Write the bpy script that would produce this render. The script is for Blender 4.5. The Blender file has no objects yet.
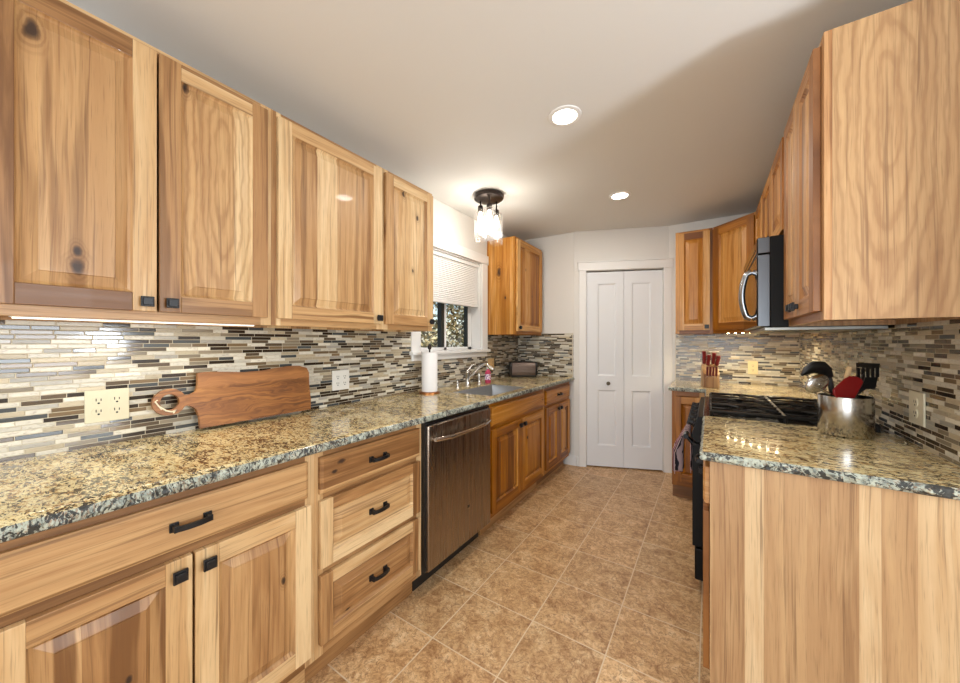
import bpy, bmesh, math, random
from mathutils import Vector, Matrix
S = bpy.context.scene
C = S.collection
R = math.radians
random.seed(7)

# ------------------------------------------------------------------ camera, world, lights, exposure
cam = bpy.data.cameras.new('camera'); co = bpy.data.objects.new('camera', cam); C.objects.link(co)
co.location = (0, 0, 1.285); co.rotation_euler = (R(90), 0, R(33.3))
cam.sensor_fit = 'HORIZONTAL'; cam.sensor_width = 36; cam.lens = 350.0 / 960 * 36
cam.clip_start = 0.02
S.camera = co
S.view_settings.view_transform = 'Standard'; S.view_settings.look = 'None'
S.view_settings.gamma = 1; S.view_settings.use_curve_mapping = False
S.view_settings.exposure = 0.0

world = bpy.data.worlds.new('sky'); S.world = world; world.use_nodes = True
wn = world.node_tree.nodes; wl = world.node_tree.links
bg = wn['Background']
sky = wn.new('ShaderNodeTexSky'); sky.sky_type = 'NISHITA'; sky.sun_disc = False
sky.sun_elevation = R(40); sky.sun_rotation = R(120)
wl.new(sky.outputs[0], bg.inputs[0]); bg.inputs[1].default_value = 0.2

def lamp(name, kind, loc, energy, color=(1, 1, 1), rot=(0, 0, 0), **kw):
    l = bpy.data.lights.new(name, kind); l.energy = energy; l.color = color
    for k, v in kw.items(): setattr(l, k, v)
    o = bpy.data.objects.new(name, l); o.location = loc; o.rotation_euler = rot; C.objects.link(o); return o

# daylight through the patio opening behind the camera, and from an assumed unseen window at right
lamp('patio_daylight', 'AREA', (0.0, -3.3, 1.25), 106, (0.87, 0.935, 1.0), (R(90), 0, 0), shape='RECTANGLE', size=2.6, size_y=1.9)
lamp('side_window_daylight', 'AREA', (2.70, 0.50, 1.45), 42, (0.87, 0.935, 1.0), (R(90), 0, R(90)), shape='RECTANGLE', size=.75, size_y=1.2)
ceiling_fill = lamp('ceiling_fill_spot', 'SPOT', (1.72, 0.90, 1.25), 95, (0.87, 0.935, 1.0), spot_size=R(118), spot_blend=.9, shadow_soft_size=.14)  # unseen spot added to brighten the near ceiling and throw its shadow edge
ceiling_fill.rotation_euler = (Vector((-.75, .55, 2.42)) - Vector((1.72, .90, 1.25))).to_track_quat('-Z', 'Y').to_euler()
lamp('sun', 'SUN', (-6, 6, 8), 5.0, (1, 0.95, 0.86), (R(-14), R(42), 0), angle=R(1))

# ------------------------------------------------------------------ node helper
def srgb(r, g, b):
    f = lambda c: (c / 255 / 12.92) if c / 255 <= .04045 else ((c / 255 + .055) / 1.055) ** 2.4
    return (f(r), f(g), f(b), 1)

class NT:
    def __init__(s, name):
        s.m = bpy.data.materials.new(name); s.m.use_nodes = True
        s.t = s.m.node_tree; s.n = s.t.nodes; s.b = s.n['Principled BSDF']
    def set(s, inp, v):
        if isinstance(v, bpy.types.NodeSocket): s.t.links.new(v, inp)
        elif v is not None:
            try: inp.default_value = v
            except Exception: inp.default_value = (v, v, v)
    def math(s, op, a, b=None, c=None):
        n = s.n.new('ShaderNodeMath'); n.operation = op
        for i, v in enumerate((a, b, c)):
            if v is not None: s.set(n.inputs[i], v)
        return n.outputs[0]
    def comb(s, x, y, z=0.0):
        n = s.n.new('ShaderNodeCombineXYZ')
        for i, v in enumerate((x, y, z)): s.set(n.inputs[i], v)
        return n.outputs[0]
    def sep(s, v):
        n = s.n.new('ShaderNodeSeparateXYZ'); s.set(n.inputs[0], v); return n.outputs
    def obj(s): return s.n.new('ShaderNodeTexCoord').outputs['Object']
    def rnd(s): return s.n.new('ShaderNodeObjectInfo').outputs['Random']
    def noise(s, v, scale, detail=2, rough=.5, dist=0.0, color=False):
        n = s.n.new('ShaderNodeTexNoise'); s.set(n.inputs['Vector'], v)
        n.inputs['Scale'].default_value = scale; n.inputs['Detail'].default_value = detail
        n.inputs['Roughness'].default_value = rough; n.inputs['Distortion'].default_value = dist
        return n.outputs['Color' if color else 'Fac']
    def vor(s, v, scale, feat='F1', dims='3D', out='Distance', rand=1.0):
        n = s.n.new('ShaderNodeTexVoronoi'); n.voronoi_dimensions = dims; n.feature = feat
        if dims == '1D': s.set(n.inputs['W'], v)
        else: s.set(n.inputs['Vector'], v)
        n.inputs['Scale'].default_value = scale; n.inputs['Randomness'].default_value = rand
        return n.outputs[out]
    def white(s, w):
        n = s.n.new('ShaderNodeTexWhiteNoise'); n.noise_dimensions = '1D'; s.set(n.inputs['W'], w); return n.outputs['Value']
    def ramp(s, f, stops, mode='LINEAR'):
        n = s.n.new('ShaderNodeValToRGB'); cr = n.color_ramp; cr.interpolation = mode
        while len(cr.elements) < len(stops): cr.elements.new(.5)
        for e, (p, c) in zip(cr.elements, stops): e.position = p; e.color = c
        s.set(n.inputs[0], f); return n.outputs[0]
    def step(s, f, lo, hi, a=0.0, b=1.0):
        n = s.n.new('ShaderNodeMapRange'); n.interpolation_type = 'SMOOTHSTEP'
        for i, v in enumerate((f, lo, hi, a, b)): s.set(n.inputs[i], v)
        return n.outputs[0]
    def mix(s, f, a, b, mode='MIX'):
        n = s.n.new('ShaderNodeMix'); n.data_type = 'RGBA'; n.blend_type = mode
        s.set(n.inputs[0], f); s.set(n.inputs[6], a); s.set(n.inputs[7], b); return n.outputs[2]
    def hsv(s, c, h=.5, sat=1.0, v=1.0):
        n = s.n.new('ShaderNodeHueSaturation'); s.set(n.inputs['Hue'], h); s.set(n.inputs['Saturation'], sat)
        s.set(n.inputs['Value'], v); s.set(n.inputs['Color'], c); return n.outputs[0]
    def bump(s, h, strength=.3, dist=.002):
        n = s.n.new('ShaderNodeBump'); n.inputs['Strength'].default_value = strength; n.inputs['Distance'].default_value = dist
        s.set(n.inputs['Height'], h); s.t.links.new(n.outputs[0], s.b.inputs['Normal'])
    def out(s, color=None, rough=None, metal=None, coat=None, spec=None):
        for k, v in (('Base Color', color), ('Roughness', rough), ('Metallic', metal), ('Coat Weight', coat), ('Specular IOR Level', spec)):
            if v is not None: s.set(s.b.inputs[k], v)
        return s.m

_plain = {}
def plain(name, rgb, rough=.5, metal=0, coat=0, spec=None):
    if name not in _plain:
        n = NT(name); _plain[name] = n.out(srgb(*rgb), rough, metal, coat, spec)
    return _plain[name]

def emit(name, rgb, strength):
    n = NT(name); n.b.inputs['Emission Color'].default_value = srgb(*rgb); n.b.inputs['Emission Strength'].default_value = strength
    return n.out(srgb(*rgb), .4)

LIGHT, HONEY, TAN, BROWN, DARK = srgb(226, 197, 151), srgb(198, 158, 108), srgb(168, 124, 78), srgb(116, 76, 38), srgb(46, 28, 18)
_wood = {}
def wood(axis='v', tone=0.0, streak=0.5, seed=0, knots=(), boards=None, eye=None, fixed=False, ring=1.0, bw=9.0, sat=1.0, flat=False):
    """hickory: glued boards of varied tone, fine pores, cathedral grain, heartwood streaks, knots"""
    key = (axis, tone, streak, seed, tuple(knots), tuple(boards or ()), eye, fixed, ring, bw, sat, flat)
    if key in _wood: return _wood[key]
    n = NT('hickory'); x, y, z = n.sep(n.obj())
    xy = x if flat else n.math('ADD', x, y)
    a0, b0 = (xy, z) if axis == 'v' else (z, xy)
    r = 0.37 * (seed + 1) if fixed else n.math('ADD', n.rnd(), seed * .37)
    off = n.math('MULTIPLY', r, 43.0)
    a = n.math('ADD', a0, off); b = n.math('ADD', b0, n.math('MULTIPLY', off, .77))
    warp = n.noise(n.comb(n.math('MULTIPLY', a, 5), n.math('MULTIPLY', b, 1.3), 0), 1, 2)
    aw = n.math('ADD', a, n.math('MULTIPLY', n.math('SUBTRACT', warp, .5), .035))
    if boards:
        bc = n.ramp(n.math('ADD', a0, n.math('MULTIPLY', n.math('SUBTRACT', warp, .5), .004)), [(p, (v, v, v, 1)) for p, v in boards], 'CONSTANT')
        bv = n.sep(bc)[0]
    else:
        bv = n.sep(n.vor(n.math('ADD', a, n.math('MULTIPLY', n.math('SUBTRACT', warp, .5), .006)), bw, dims='1D', out='Color'))[0]
    pores = n.noise(n.comb(n.math('MULTIPLY', aw, 330), n.math('MULTIPLY', b, 9), 0), 1, 2, .6)
    mid = n.noise(n.comb(n.math('MULTIPLY', aw, 42), n.math('MULTIPLY', b, 1.8), bv), 1, 4, .6, .4)
    if eye:
        da = n.math('MULTIPLY', n.math('SUBTRACT', a0, eye[0]), 6.5); db = n.math('SUBTRACT', b0, eye[1])
        dist = n.math('SQRT', n.math('ADD', n.math('POWER', n.math('ABSOLUTE', da), 2), n.math('POWER', n.math('ABSOLUTE', db), 2)))
        wv = n.noise(n.comb(n.math('MULTIPLY', a0, 16), n.math('MULTIPLY', b0, 5), 3), 1, 3)
        dist = n.math('ADD', dist, n.math('MULTIPLY', wv, .30))
        rings = n.math('SINE', n.math('MULTIPLY', dist, 46))
    else:
        dist = n.vor(n.comb(n.math('MULTIPLY', aw, 8), n.math('MULTIPLY', b, .8), n.math('MULTIPLY', bv, 5)), 1, 'SMOOTH_F1')
        rings = n.math('SINE', n.math('MULTIPLY', n.math('ADD', dist, n.math('MULTIPLY', mid, .25)), 42))
    v = n.math('ADD', n.math('MULTIPLY', bv, .72), n.math('MULTIPLY', mid, .62))
    v = n.math('ADD', v, n.math('MULTIPLY', rings, .055 * ring))
    v = n.math('ADD', v, tone - .16)
    col = n.ramp(v, [(.06, LIGHT), (.40, HONEY), (.72, TAN), (1.0, BROWN)])
    st = n.noise(n.comb(n.math('MULTIPLY', aw, 20), n.math('MULTIPLY', b, .9), 7.7), 1, 3, .6)
    st = n.step(n.math('ADD', st, n.math('MULTIPLY', bv, .10)), .655 - .13 * streak, .75 - .12 * streak)
    col = n.mix(n.math('MULTIPLY', st, min(1, .35 + .5 * streak)), col, BROWN)
    ln = n.noise(n.comb(n.math('MULTIPLY', aw, 105), n.math('MULTIPLY', b, 1.3), 2.2), 1, 3, .65)
    col = n.mix(n.step(n.math('ADD', ln, n.math('MULTIPLY', bv, .06)), .56, .72, 0, .62), col, srgb(112, 74, 40))
    col = n.mix(n.step(pores, .52, .8, 0, .45), col, srgb(98, 64, 36))
    # scattered small pin knots
    kd = n.vor(n.comb(n.math('MULTIPLY', a, 4.2), n.math('MULTIPLY', b, 2.2), 0), 1)
    col = n.mix(n.step(kd, .045, .012, 0, .85), col, DARK)
    for (ka, kb, kr) in knots:
        kr *= 1.35
        da = n.math('SUBTRACT', n.math('ADD', a0, n.math('MULTIPLY', n.math('SUBTRACT', n.noise(n.comb(n.math('MULTIPLY', a0, 30), n.math('MULTIPLY', b0, 18), 1), 1, 3), .5), kr * 1.6)), ka)
        db = n.math('MULTIPLY', n.math('SUBTRACT', b0, kb), .55)
        d = n.math('SQRT', n.math('ADD', n.math('MULTIPLY', da, da), n.math('MULTIPLY', db, db)))
        ringk = n.math('SINE', n.math('MULTIPLY', d, 6.28 / (kr * .55)))
        col = n.mix(n.math('MULTIPLY', n.step(d, kr * 2.6, kr * .6, 0, .55), n.step(ringk, -.6, .8, .35, 1)), col, BROWN)
        col = n.mix(n.step(d, kr, kr * .35, 0, .95), col, srgb(46, 26, 16))
    if eye: col = n.mix(n.step(rings, .2, 1.0, 0, .26), col, srgb(138, 94, 54))
    if sat != 1.0: col = n.hsv(col, .491 if sat > 1 else .501, sat, .97)
    n.bump(pores, .12, .001)
    _wood[key] = n.out(col, n.step(mid, .2, .8, .38, .5), 0, .05)
    return _wood[key]

def granite(edge=False):
    n = NT('granite_edge' if edge else 'granite'); p = n.obj()
    p2 = n.t.nodes.new('ShaderNodeMapping'); n.set(p2.inputs[0], p); p2.inputs[2].default_value = (0, 0, R(28)); p2.inputs[3].default_value = (1, 1.9, 1)
    p = p2.outputs[0]
    big = n.noise(p, 7, 3, .6); m = n.noise(p, 38, 4, .62, .8); f = n.noise(p, 130, 3, .6)
    if edge: base = n.ramp(m, [(.32, srgb(92, 100, 96)), (.44, srgb(150, 158, 148)), (.6, srgb(192, 198, 182)), (.75, srgb(140, 134, 108))])
    else: base = n.ramp(m, [(.33, srgb(128, 98, 62)), (.41, srgb(190, 158, 104)), (.48, srgb(224, 205, 152)), (.62, srgb(231, 218, 172)), (.76, srgb(196, 164, 108))])
    base = n.mix(n.step(n.math('ADD', f, n.math('MULTIPLY', big, .35)), .70, .84, 0, .7), base, srgb(132, 88, 50))
    v1 = n.noise(p, 40, 4, .66, 1.4)
    blk = n.step(n.math('ADD', v1, n.math('MULTIPLY', big, .25)), .648 if not edge else .625, .686 if not edge else .68, 0, .94)
    col = n.mix(blk, base, srgb(44, 36, 30) if not edge else srgb(30, 32, 34))
    v2 = n.noise(n.comb(*[n.math('ADD', c, 4.3) for c in n.sep(p)]), 44, 3, .65, 1.0)
    col = n.mix(n.step(v2, .65, .71, 0, .7), col, srgb(92, 74, 54))
    if edge: n.bump(n.noise(p, 90, 4), .7, .004)
    return n.out(col, .42 if edge else n.step(f, .3, .7, .10, .2), 0, 0 if edge else .3)

def mosaic():
    n = NT('linear_mosaic_tile'); x, y, z = n.sep(n.obj())
    u = n.math('ADD', x, y)
    H = .0152
    zr = n.math('DIVIDE', z, H); row = n.math('FLOOR', zr); fr = n.math('FRACT', zr)
    w = n.math('ADD', u, n.math('MULTIPLY', n.white(row), 91.7))
    w = n.math('ADD', w, n.math('MULTIPLY', row, 3.13))
    sc = 12.5
    cl = n.sep(n.vor(w, sc, dims='1D', out='Color')); ed = n.vor(w, sc, 'DISTANCE_TO_EDGE', '1D')
    k = n.white(n.math('ADD', n.math('MULTIPLY', cl[0], 57.3), n.math('MULTIPLY', row, .731)))
    k2 = n.white(n.math('ADD', n.math('MULTIPLY', cl[0], 31.1), 9.7))
    pal = n.ramp(k, [(0, srgb(210, 205, 190)), (.17, srgb(188, 174, 146)), (.30, srgb(222, 216, 200)), (.40, srgb(142, 130, 110)), (.50, srgb(92, 78, 62)),
                     (.61, srgb(52, 42, 34)), (.76, srgb(74, 78, 80)), (.83, srgb(164, 160, 150)), (.92, srgb(124, 104, 78))], 'CONSTANT')
    stone = n.ramp(k, [(0, (1, 1, 1, 1)), (.40, (0, 0, 0, 1)), (.83, (1, 1, 1, 1)), (.92, (0, 0, 0, 1))], 'CONSTANT')
    st = n.sep(stone)[0]
    vein = n.noise(n.comb(n.math('MULTIPLY', u, 60), n.math('MULTIPLY', z, 160), k2), 1, 4, .65, .5)
    pal = n.mix(n.math('MULTIPLY', st, n.step(vein, .5, .72, 0, .55)), pal, srgb(128, 108, 82))
    pal = n.hsv(pal, .5, 1.0, n.math('ADD', .78, n.math('MULTIPLY', k2, .30)))
    ez = n.math('MULTIPLY', n.math('MINIMUM', fr, n.math('SUBTRACT', 1.0, fr)), H)
    g = n.math('MINIMUM', ez, n.math('DIVIDE', ed, sc))
    body = n.step(g, .0006, .0013)
    col = n.mix(body, srgb(196, 186, 164), pal)
    n.bump(n.step(g, .0004, .0022), .6, .002)
    rough = n.math('ADD', n.math('MULTIPLY', st, .22), n.math('ADD', .10, n.math('MULTIPLY', n.math('SUBTRACT', 1.0, body), .5)))
    return n.out(col, rough, 0, 0)

def floor_mat():
    n = NT('floor_tile'); x, y, z = n.sep(n.obj()); T = .3237
    u = n.math('DIVIDE', n.math('SUBTRACT', x, -1.005), T); v = n.math('DIVIDE', n.math('SUBTRACT', y, .185), T)
    fu, fv = n.math('FRACT', u), n.math('FRACT', v)
    cid = n.white(n.math('ADD', n.math('MULTIPLY', n.math('FLOOR', u), 12.99), n.math('MULTIPLY', n.math('FLOOR', v), 78.23)))
    p = n.comb(n.math('ADD', x, n.math('MULTIPLY', cid, 9)), n.math('ADD', y, n.math('MULTIPLY', cid, 5)), cid)
    big = n.noise(p, 9, 3, .6, .6); m = n.noise(p, 24, 5, .7, 1.6); f = n.noise(p, 58, 4, .7, 1.2)
    vv = n.math('ADD', n.math('MULTIPLY', m, .6), n.math('MULTIPLY', big, .4))
    col = n.ramp(vv, [(.36, srgb(152, 110, 70)), (.46, srgb(194, 154, 108)), (.55, srgb(216, 180, 134)), (.66, srgb(232, 206, 164))])
    col = n.mix(n.step(f, .53, .64, 0, .7), col, srgb(128, 88, 54))
    swirl = n.math('ABSOLUTE', n.math('SUBTRACT', n.noise(p, 13, 4, .6, 2.6), .5))
    col = n.mix(n.step(swirl, .03, .0, 0, .6), col, srgb(140, 96, 62))
    col = n.hsv(col, .5, 1.0, n.math('ADD', .92, n.math('MULTIPLY', cid, .16)))
    e = n.math('MULTIPLY', n.math('MINIMUM', n.math('MINIMUM', fu, n.math('SUBTRACT', 1.0, fu)), n.math('MINIMUM', fv, n.math('SUBTRACT', 1.0, fv))), T)
    body = n.step(e, .0018, .0034)
    col = n.mix(body, srgb(222, 200, 168), col)
    n.bump(n.math('ADD', n.math('MULTIPLY', body, 1.0), n.math('MULTIPLY', m, .25)), .35, .003)
    return n.out(col, n.math('ADD', .62, n.math('MULTIPLY', body, -.27)), 0, 0)

def paint(name, rgb, sc=60, st=.08, rough=.75):
    n = NT(name); n.bump(n.noise(n.obj(), sc, 3), st, .004); return n.out(srgb(*rgb), rough)

def steel(name, rgb=(178, 172, 164), rough=.28, axis=2, wavy=0, bs=.05):
    n = NT(name); x, y, z = n.sep(n.obj()); s = [300, 300, 300]; s[axis] = 2.0
    br = n.noise(n.comb(n.math('MULTIPLY', x, s[0]), n.math('MULTIPLY', y, s[1]), n.math('MULTIPLY', z, s[2])), 1, 2)
    h = br
    if wavy: h = n.math('ADD', br, n.math('MULTIPLY', n.noise(n.comb(n.math('MULTIPLY', x, 26), 0, n.math('MULTIPLY', z, 1.6)), 1, 2), wavy))
    n.bump(h, bs, .001)
    return n.out(n.mix(n.step(br, .3, .7, 0, .25), srgb(*rgb), srgb(*[int(c * .8) for c in rgb])), n.step(br, .3, .7, rough, rough + .12), 1)

def glass(name, tint=(1, 1, 1, 1), milk=0):
    n = NT(name); t = n.t
    tr = t.nodes.new('ShaderNodeBsdfTransparent'); tr.inputs[0].default_value = tint
    gl = t.nodes.new('ShaderNodeBsdfGlossy'); gl.inputs['Roughness'].default_value = .03
    lw = t.nodes.new('ShaderNodeLayerWeight'); lw.inputs[0].default_value = .5
    fr = n.math('ADD', n.math('MULTIPLY', n.math('POWER', lw.outputs['Facing'], 4.0), .55), .05)
    mx = t.nodes.new('ShaderNodeMixShader'); t.links.new(fr, mx.inputs[0]); t.links.new(tr.outputs[0], mx.inputs[1]); t.links.new(gl.outputs[0], mx.inputs[2])
    o = mx.outputs[0]
    if milk:
        tl = t.nodes.new('ShaderNodeBsdfTranslucent'); m2 = t.nodes.new('ShaderNodeMixShader'); m2.inputs[0].default_value = milk
        t.links.new(o, m2.inputs[1]); t.links.new(tl.outputs[0], m2.inputs[2]); o = m2.outputs[0]
    t.links.new(o, t.nodes['Material Output'].inputs[0]); return n.m

# ------------------------------------------------------------------ mesh helper
class M:
    def __init__(s): s.bm = bmesh.new()
    def poly(s, pts, mi=0):
        f = s.bm.faces.new([s.bm.verts.new(p) for p in pts]); f.material_index = mi; return f
    def box(s, x0, x1, y0, y1, z0, z1, mi=0, rot=None, piv=None):
        vs = [s.bm.verts.new((x, y, z)) for x in (x0, x1) for y in (y0, y1) for z in (z0, z1)]
        for q in ((0, 1, 3, 2), (4, 6, 7, 5), (0, 4, 5, 1), (2, 3, 7, 6), (0, 2, 6, 4), (1, 5, 7, 3)):
            s.bm.faces.new([vs[i] for i in q]).material_index = mi
        if rot is not None: bmesh.ops.rotate(s.bm, verts=vs, cent=piv or (0, 0, 0), matrix=rot)
        return vs
    def cyl(s, p0, p1, r0, r1=None, seg=24, mi=0, cap=True):
        r1 = r0 if r1 is None else r1
        p0, p1 = Vector(p0), Vector(p1); d = (p1 - p0).normalized()
        u = d.orthogonal().normalized(); w = d.cross(u)
        A = [s.bm.verts.new(p0 + (u * math.cos(t) + w * math.sin(t)) * r0) for t in (2 * math.pi * i / seg for i in range(seg))]
        B = [s.bm.verts.new(p1 + (u * math.cos(t) + w * math.sin(t)) * r1) for t in (2 * math.pi * i / seg for i in range(seg))]
        for i in range(seg):
            j = (i + 1) % seg; s.bm.faces.new((A[i], A[j], B[j], B[i])).material_index = mi
        if cap:
            s.bm.faces.new(A[::-1]).material_index = mi; s.bm.faces.new(B).material_index = mi
    def tube(s, pts, r, seg=10, mi=0, closed=False, flat=None):
        pts = [Vector(p) for p in pts]; n = len(pts); rings = []
        up = None
        for i, p in enumerate(pts):
            a = pts[(i - 1) % n] if closed or i > 0 else p; b = pts[(i + 1) % n] if closed or i < n - 1 else p
            d = (b - a).normalized()
            if up is None: up = d.orthogonal().normalized()
            up = (up - d * up.dot(d)).normalized(); w = d.cross(up)
            ri = r[i] if isinstance(r, (list, tuple)) else r
            fl = flat or 1.0
            rings.append([s.bm.verts.new(p + up * math.cos(t) * ri + w * math.sin(t) * ri * fl) for t in (2 * math.pi * k / seg for k in range(seg))])
        for i in range(n if closed else n - 1):
            A, B = rings[i], rings[(i + 1) % n]
            for k in range(seg):
                l = (k + 1) % seg; s.bm.faces.new((A[k], A[l], B[l], B[k])).material_index = mi
        if not closed:
            s.bm.faces.new(rings[0][::-1]).material_index = mi; s.bm.faces.new(rings[-1]).material_index = mi
    def lathe(s, prof, c=(0, 0, 0), seg=32, mi=0, mat=None, cap=True):
        c = Vector(c); rings = []
        for r, z in prof:
            rings.append([s.bm.verts.new(c + Vector((r * math.cos(t), r * math.sin(t), z))) for t in (2 * math.pi * k / seg for k in range(seg))])
        for A, B in zip(rings, rings[1:]):
            for k in range(seg):
                l = (k + 1) % seg; s.bm.faces.new((A[k], A[l], B[l], B[k])).material_index = mi
        if cap and prof[0][0] > 1e-5: s.bm.faces.new(rings[0][::-1]).material_index = mi
        if cap and prof[-1][0] > 1e-5: s.bm.faces.new(rings[-1]).material_index = mi
        if mat is not None: bmesh.ops.transform(s.bm, matrix=mat, verts=[v for rg in rings for v in rg])
    def prism(s, outline, y0, y1, mi=0):
        """outline in x,z extruded along y"""
        A = [s.bm.verts.new((x, y0, z)) for x, z in outline]; B = [s.bm.verts.new((x, y1, z)) for x, z in outline]
        n = len(A)
        s.bm.faces.new(A).material_index = mi; s.bm.faces.new(B[::-1]).material_index = mi
        for i in range(n):
            j = (i + 1) % n; s.bm.faces.new((A[i], B[i], B[j], A[j])).material_index = mi
    def build(s, name, mats, parent=None, loc=(0, 0, 0), rot=(0, 0, 0), bevel=0.0, seg=2, smooth=35):
        bmesh.ops.recalc_face_normals(s.bm, faces=s.bm.faces)
        me = bpy.data.meshes.new(name); s.bm.to_mesh(me); s.bm.free()
        for m in (mats if isinstance(mats, (list, tuple)) else [mats]): me.materials.append(m)
        if smooth:
            for p in me.polygons: p.use_smooth = True
            me.set_sharp_from_angle(angle=R(smooth))
        o = bpy.data.objects.new(name, me); C.objects.link(o); o.location = loc; o.rotation_euler = rot
        if parent: o.parent = parent
        if bevel:
            b = o.modifiers.new('bevel', 'BEVEL'); b.width = bevel; b.segments = seg; b.limit_method = 'ANGLE'; b.angle_limit = R(40)
            b.harden_normals = False
        return o

def bx(name, dims, mat, parent=None, loc=(0, 0, 0), bevel=.002, rot=(0, 0, 0)):
    m = M(); m.box(*dims); return m.build(name, mat, parent, loc, rot, bevel)

def tag(o, label, cat, group=None, kind=None):
    o['label'] = label; o['category'] = cat
    if group: o['group'] = group
    if kind: o['kind'] = kind
    return o
def thing(name, label, cat, loc=(0, 0, 0), rz=0, group=None):
    o = bpy.data.objects.new(name, None); C.objects.link(o); o.location = loc; o.rotation_euler = (0, 0, rz); o.empty_display_size = .1
    return tag(o, label, cat, group)
def struct(o): o['kind'] = 'structure'; return o
def copy_tree(o, loc, rz, label):
    c = o.copy(); C.objects.link(c); c.location = loc; c.rotation_euler = (0, 0, rz); c['label'] = label
    for ch in o.children:
        d = ch.copy(); C.objects.link(d); d.parent = c
        for g in ch.children:
            e = g.copy(); C.objects.link(e); e.parent = d
    return c

WL, WR, YF, YR, ZC = -1.83, .63, 3.57, 3.89, 2.42      # wall planes and ceiling height
TL, TR, TYF, TYR = WL + .01, WR - .01, YF - .01, YR - .01
ZT, ZG = .914, .884                                   # worktop top and underside
D0, D1 = Vector((-1.147, YF, 0)), Vector((-.338, YR, 0))

black = plain('matte_black', (26, 25, 25), .42)
white_paint = plain('white_trim_paint', (232, 231, 228), .4)
mosaic_m, granite_m, granite_e = mosaic(), granite(), granite(True)
steel_v, steel_h = steel('brushed_steel_vertical', (158, 144, 130), .24, wavy=60), steel('brushed_steel_horizontal', axis=0)
steel_sink = steel('sink_steel', (188, 188, 188), .3, 1)
chrome = plain('brushed_nickel', (196, 190, 182), .22, 1)

# ------------------------------------------------------------------ setting
wall_m = paint('wall_paint', (223, 220, 214)); ceil_m = paint('ceiling_paint', (226, 226, 223), 25, .12, .85)
m = M(); m.box(-2.1, 2.9, -3.6, 4.3, -.1, 0); struct(m.build('floor', floor_mat(), smooth=0))
m = M(); m.box(-2.1, 2.9, -3.6, 4.3, ZC, ZC + .1); struct(m.build('ceiling', ceil_m, smooth=0))
WY0, WY1, WZ0, WZ1 = 1.95, 2.80, 1.205, 2.03          # sink window opening
m = M(); X0 = WL - .16
m.box(X0, WL, -3.6, WY0, 0, ZC); m.box(X0, WL, WY1, YF + .4, 0, ZC); m.box(X0, WL, WY0, WY1, 0, WZ0); m.box(X0, WL, WY0, WY1, WZ1, ZC)
struct(m.build('wall_left', wall_m, smooth=0))
m = M(); m.box(WL, D0.x, YF, YF + .12, 0, ZC); struct(m.build('wall_back', wall_m, smooth=0))
m = M(); m.box(D1.x, WR + .15, YR, YR + .12, 0, ZC); struct(m.build('wall_corner', wall_m, smooth=0))
m = M(); m.box(WR, WR + .15, 1.42, YR + .12, 0, ZC); struct(m.build('wall_right', wall_m, smooth=0))
m = M(); m.box(WR + .15, 2.9, 1.42, 1.56, 0, ZC); struct(m.build('wall_dining', wall_m, smooth=0))
m = M(); m.box(2.75, 2.9, -3.6, 1.42, 0, ZC); struct(m.build('wall_side', wall_m, smooth=0))
m = M(); m.box(-2.0, -1.4, -3.6, -3.45, 0, ZC); m.box(1.4, 2.9, -3.6, -3.45, 0, ZC); m.box(-1.4, 1.4, -3.6, -3.45, 2.2, ZC); m.box(-1.4, 1.4, -3.6, -3.45, 0, .3)
struct(m.build('wall_rear', wall_m, smooth=0))
# angled pantry wall, door opening u .09-.825, z 0-2.0
ang = math.atan2((D1 - D0).y, (D1 - D0).x); LEN = (D1 - D0).length
du0, du1, dz1 = .092, .822, 2.005
m = M(); m.box(-.03, du0, 0, .12, 0, ZC); m.box(du1, LEN + .03, 0, .12, 0, ZC); m.box(du0, du1, 0, .12, dz1, ZC)
struct(m.build('wall_pantry', wall_m, loc=D0, rot=(0, 0, ang), smooth=0))
# door casing + bifold door
door_m = plain('door_paint', (226, 228, 230), .38)
m = M(); cw = .072
for a, b, c, d in ((du0 - cw, du0, 0, dz1 + .004), (du1, du1 + cw, 0, dz1 + .004)):
    m.box(a, b, -.018, -.0005, c, d)
m.box(du0 - cw - .01, du1 + cw + .008, -.022, -.0005, dz1 + .004, dz1 + .085); m.box(du0 - cw - .014, du1 + cw + .010, -.028, -.0005, dz1 + .085, dz1 + .097)
struct(m.build('trim_1', white_paint, loc=D0, rot=(0, 0, ang), bevel=.003))
dr = bpy.data.objects.new('door_1', None); C.objects.link(dr); dr.location = D0; dr.rotation_euler = (0, 0, ang); dr['kind'] = 'structure'
def leaf(u0, u1, z0, z1, panels, parent):
    m = M(); y0, y1 = .012, .046; xs = (panels[0][0], panels[0][1])
    m.box(u0, xs[0], y0, y1, z0, z1); m.box(xs[1], u1, y0, y1, z0, z1)
    zz = [z0] + [q for p in panels for q in p[2:]] + [z1]
    for i in range(0, len(zz), 2): m.box(xs[0], xs[1], y0, y1, zz[i], zz[i + 1])
    for (a, b, c, d) in panels:
        e = .014; yo, yi = y0 + .001, y0 + .011
        P = [(a, yo, c), (b, yo, c), (b, yo, d), (a, yo, d)]; Q = [(a + e, yi, c + e), (b - e, yi, c + e), (b - e, yi, d - e), (a + e, yi, d - e)]
        f = .03; T = [(a + e + f, yi, c + e + f), (b - e - f, yi, c + e + f), (b - e - f, yi, d - e - f), (a + e + f, yi, d - e - f)]
        for i in range(4):
            j = (i + 1) % 4; m.poly((P[i], P[j], Q[j], Q[i]))
        m.poly(Q)
    return m.build('door_panel', door_m, parent, smooth=0)
um = .457
leaf(du0 + .004, um - .0015, .012, dz1 - .012, [(.205, .383, .225, .79), (.205, .383, .935, 1.875)], dr)
leaf(um + .0015, du1 - .004, .012, dz1 - .012, [(.532, .712, .225, .79), (.532, .712, .935, 1.875)], dr)
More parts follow.
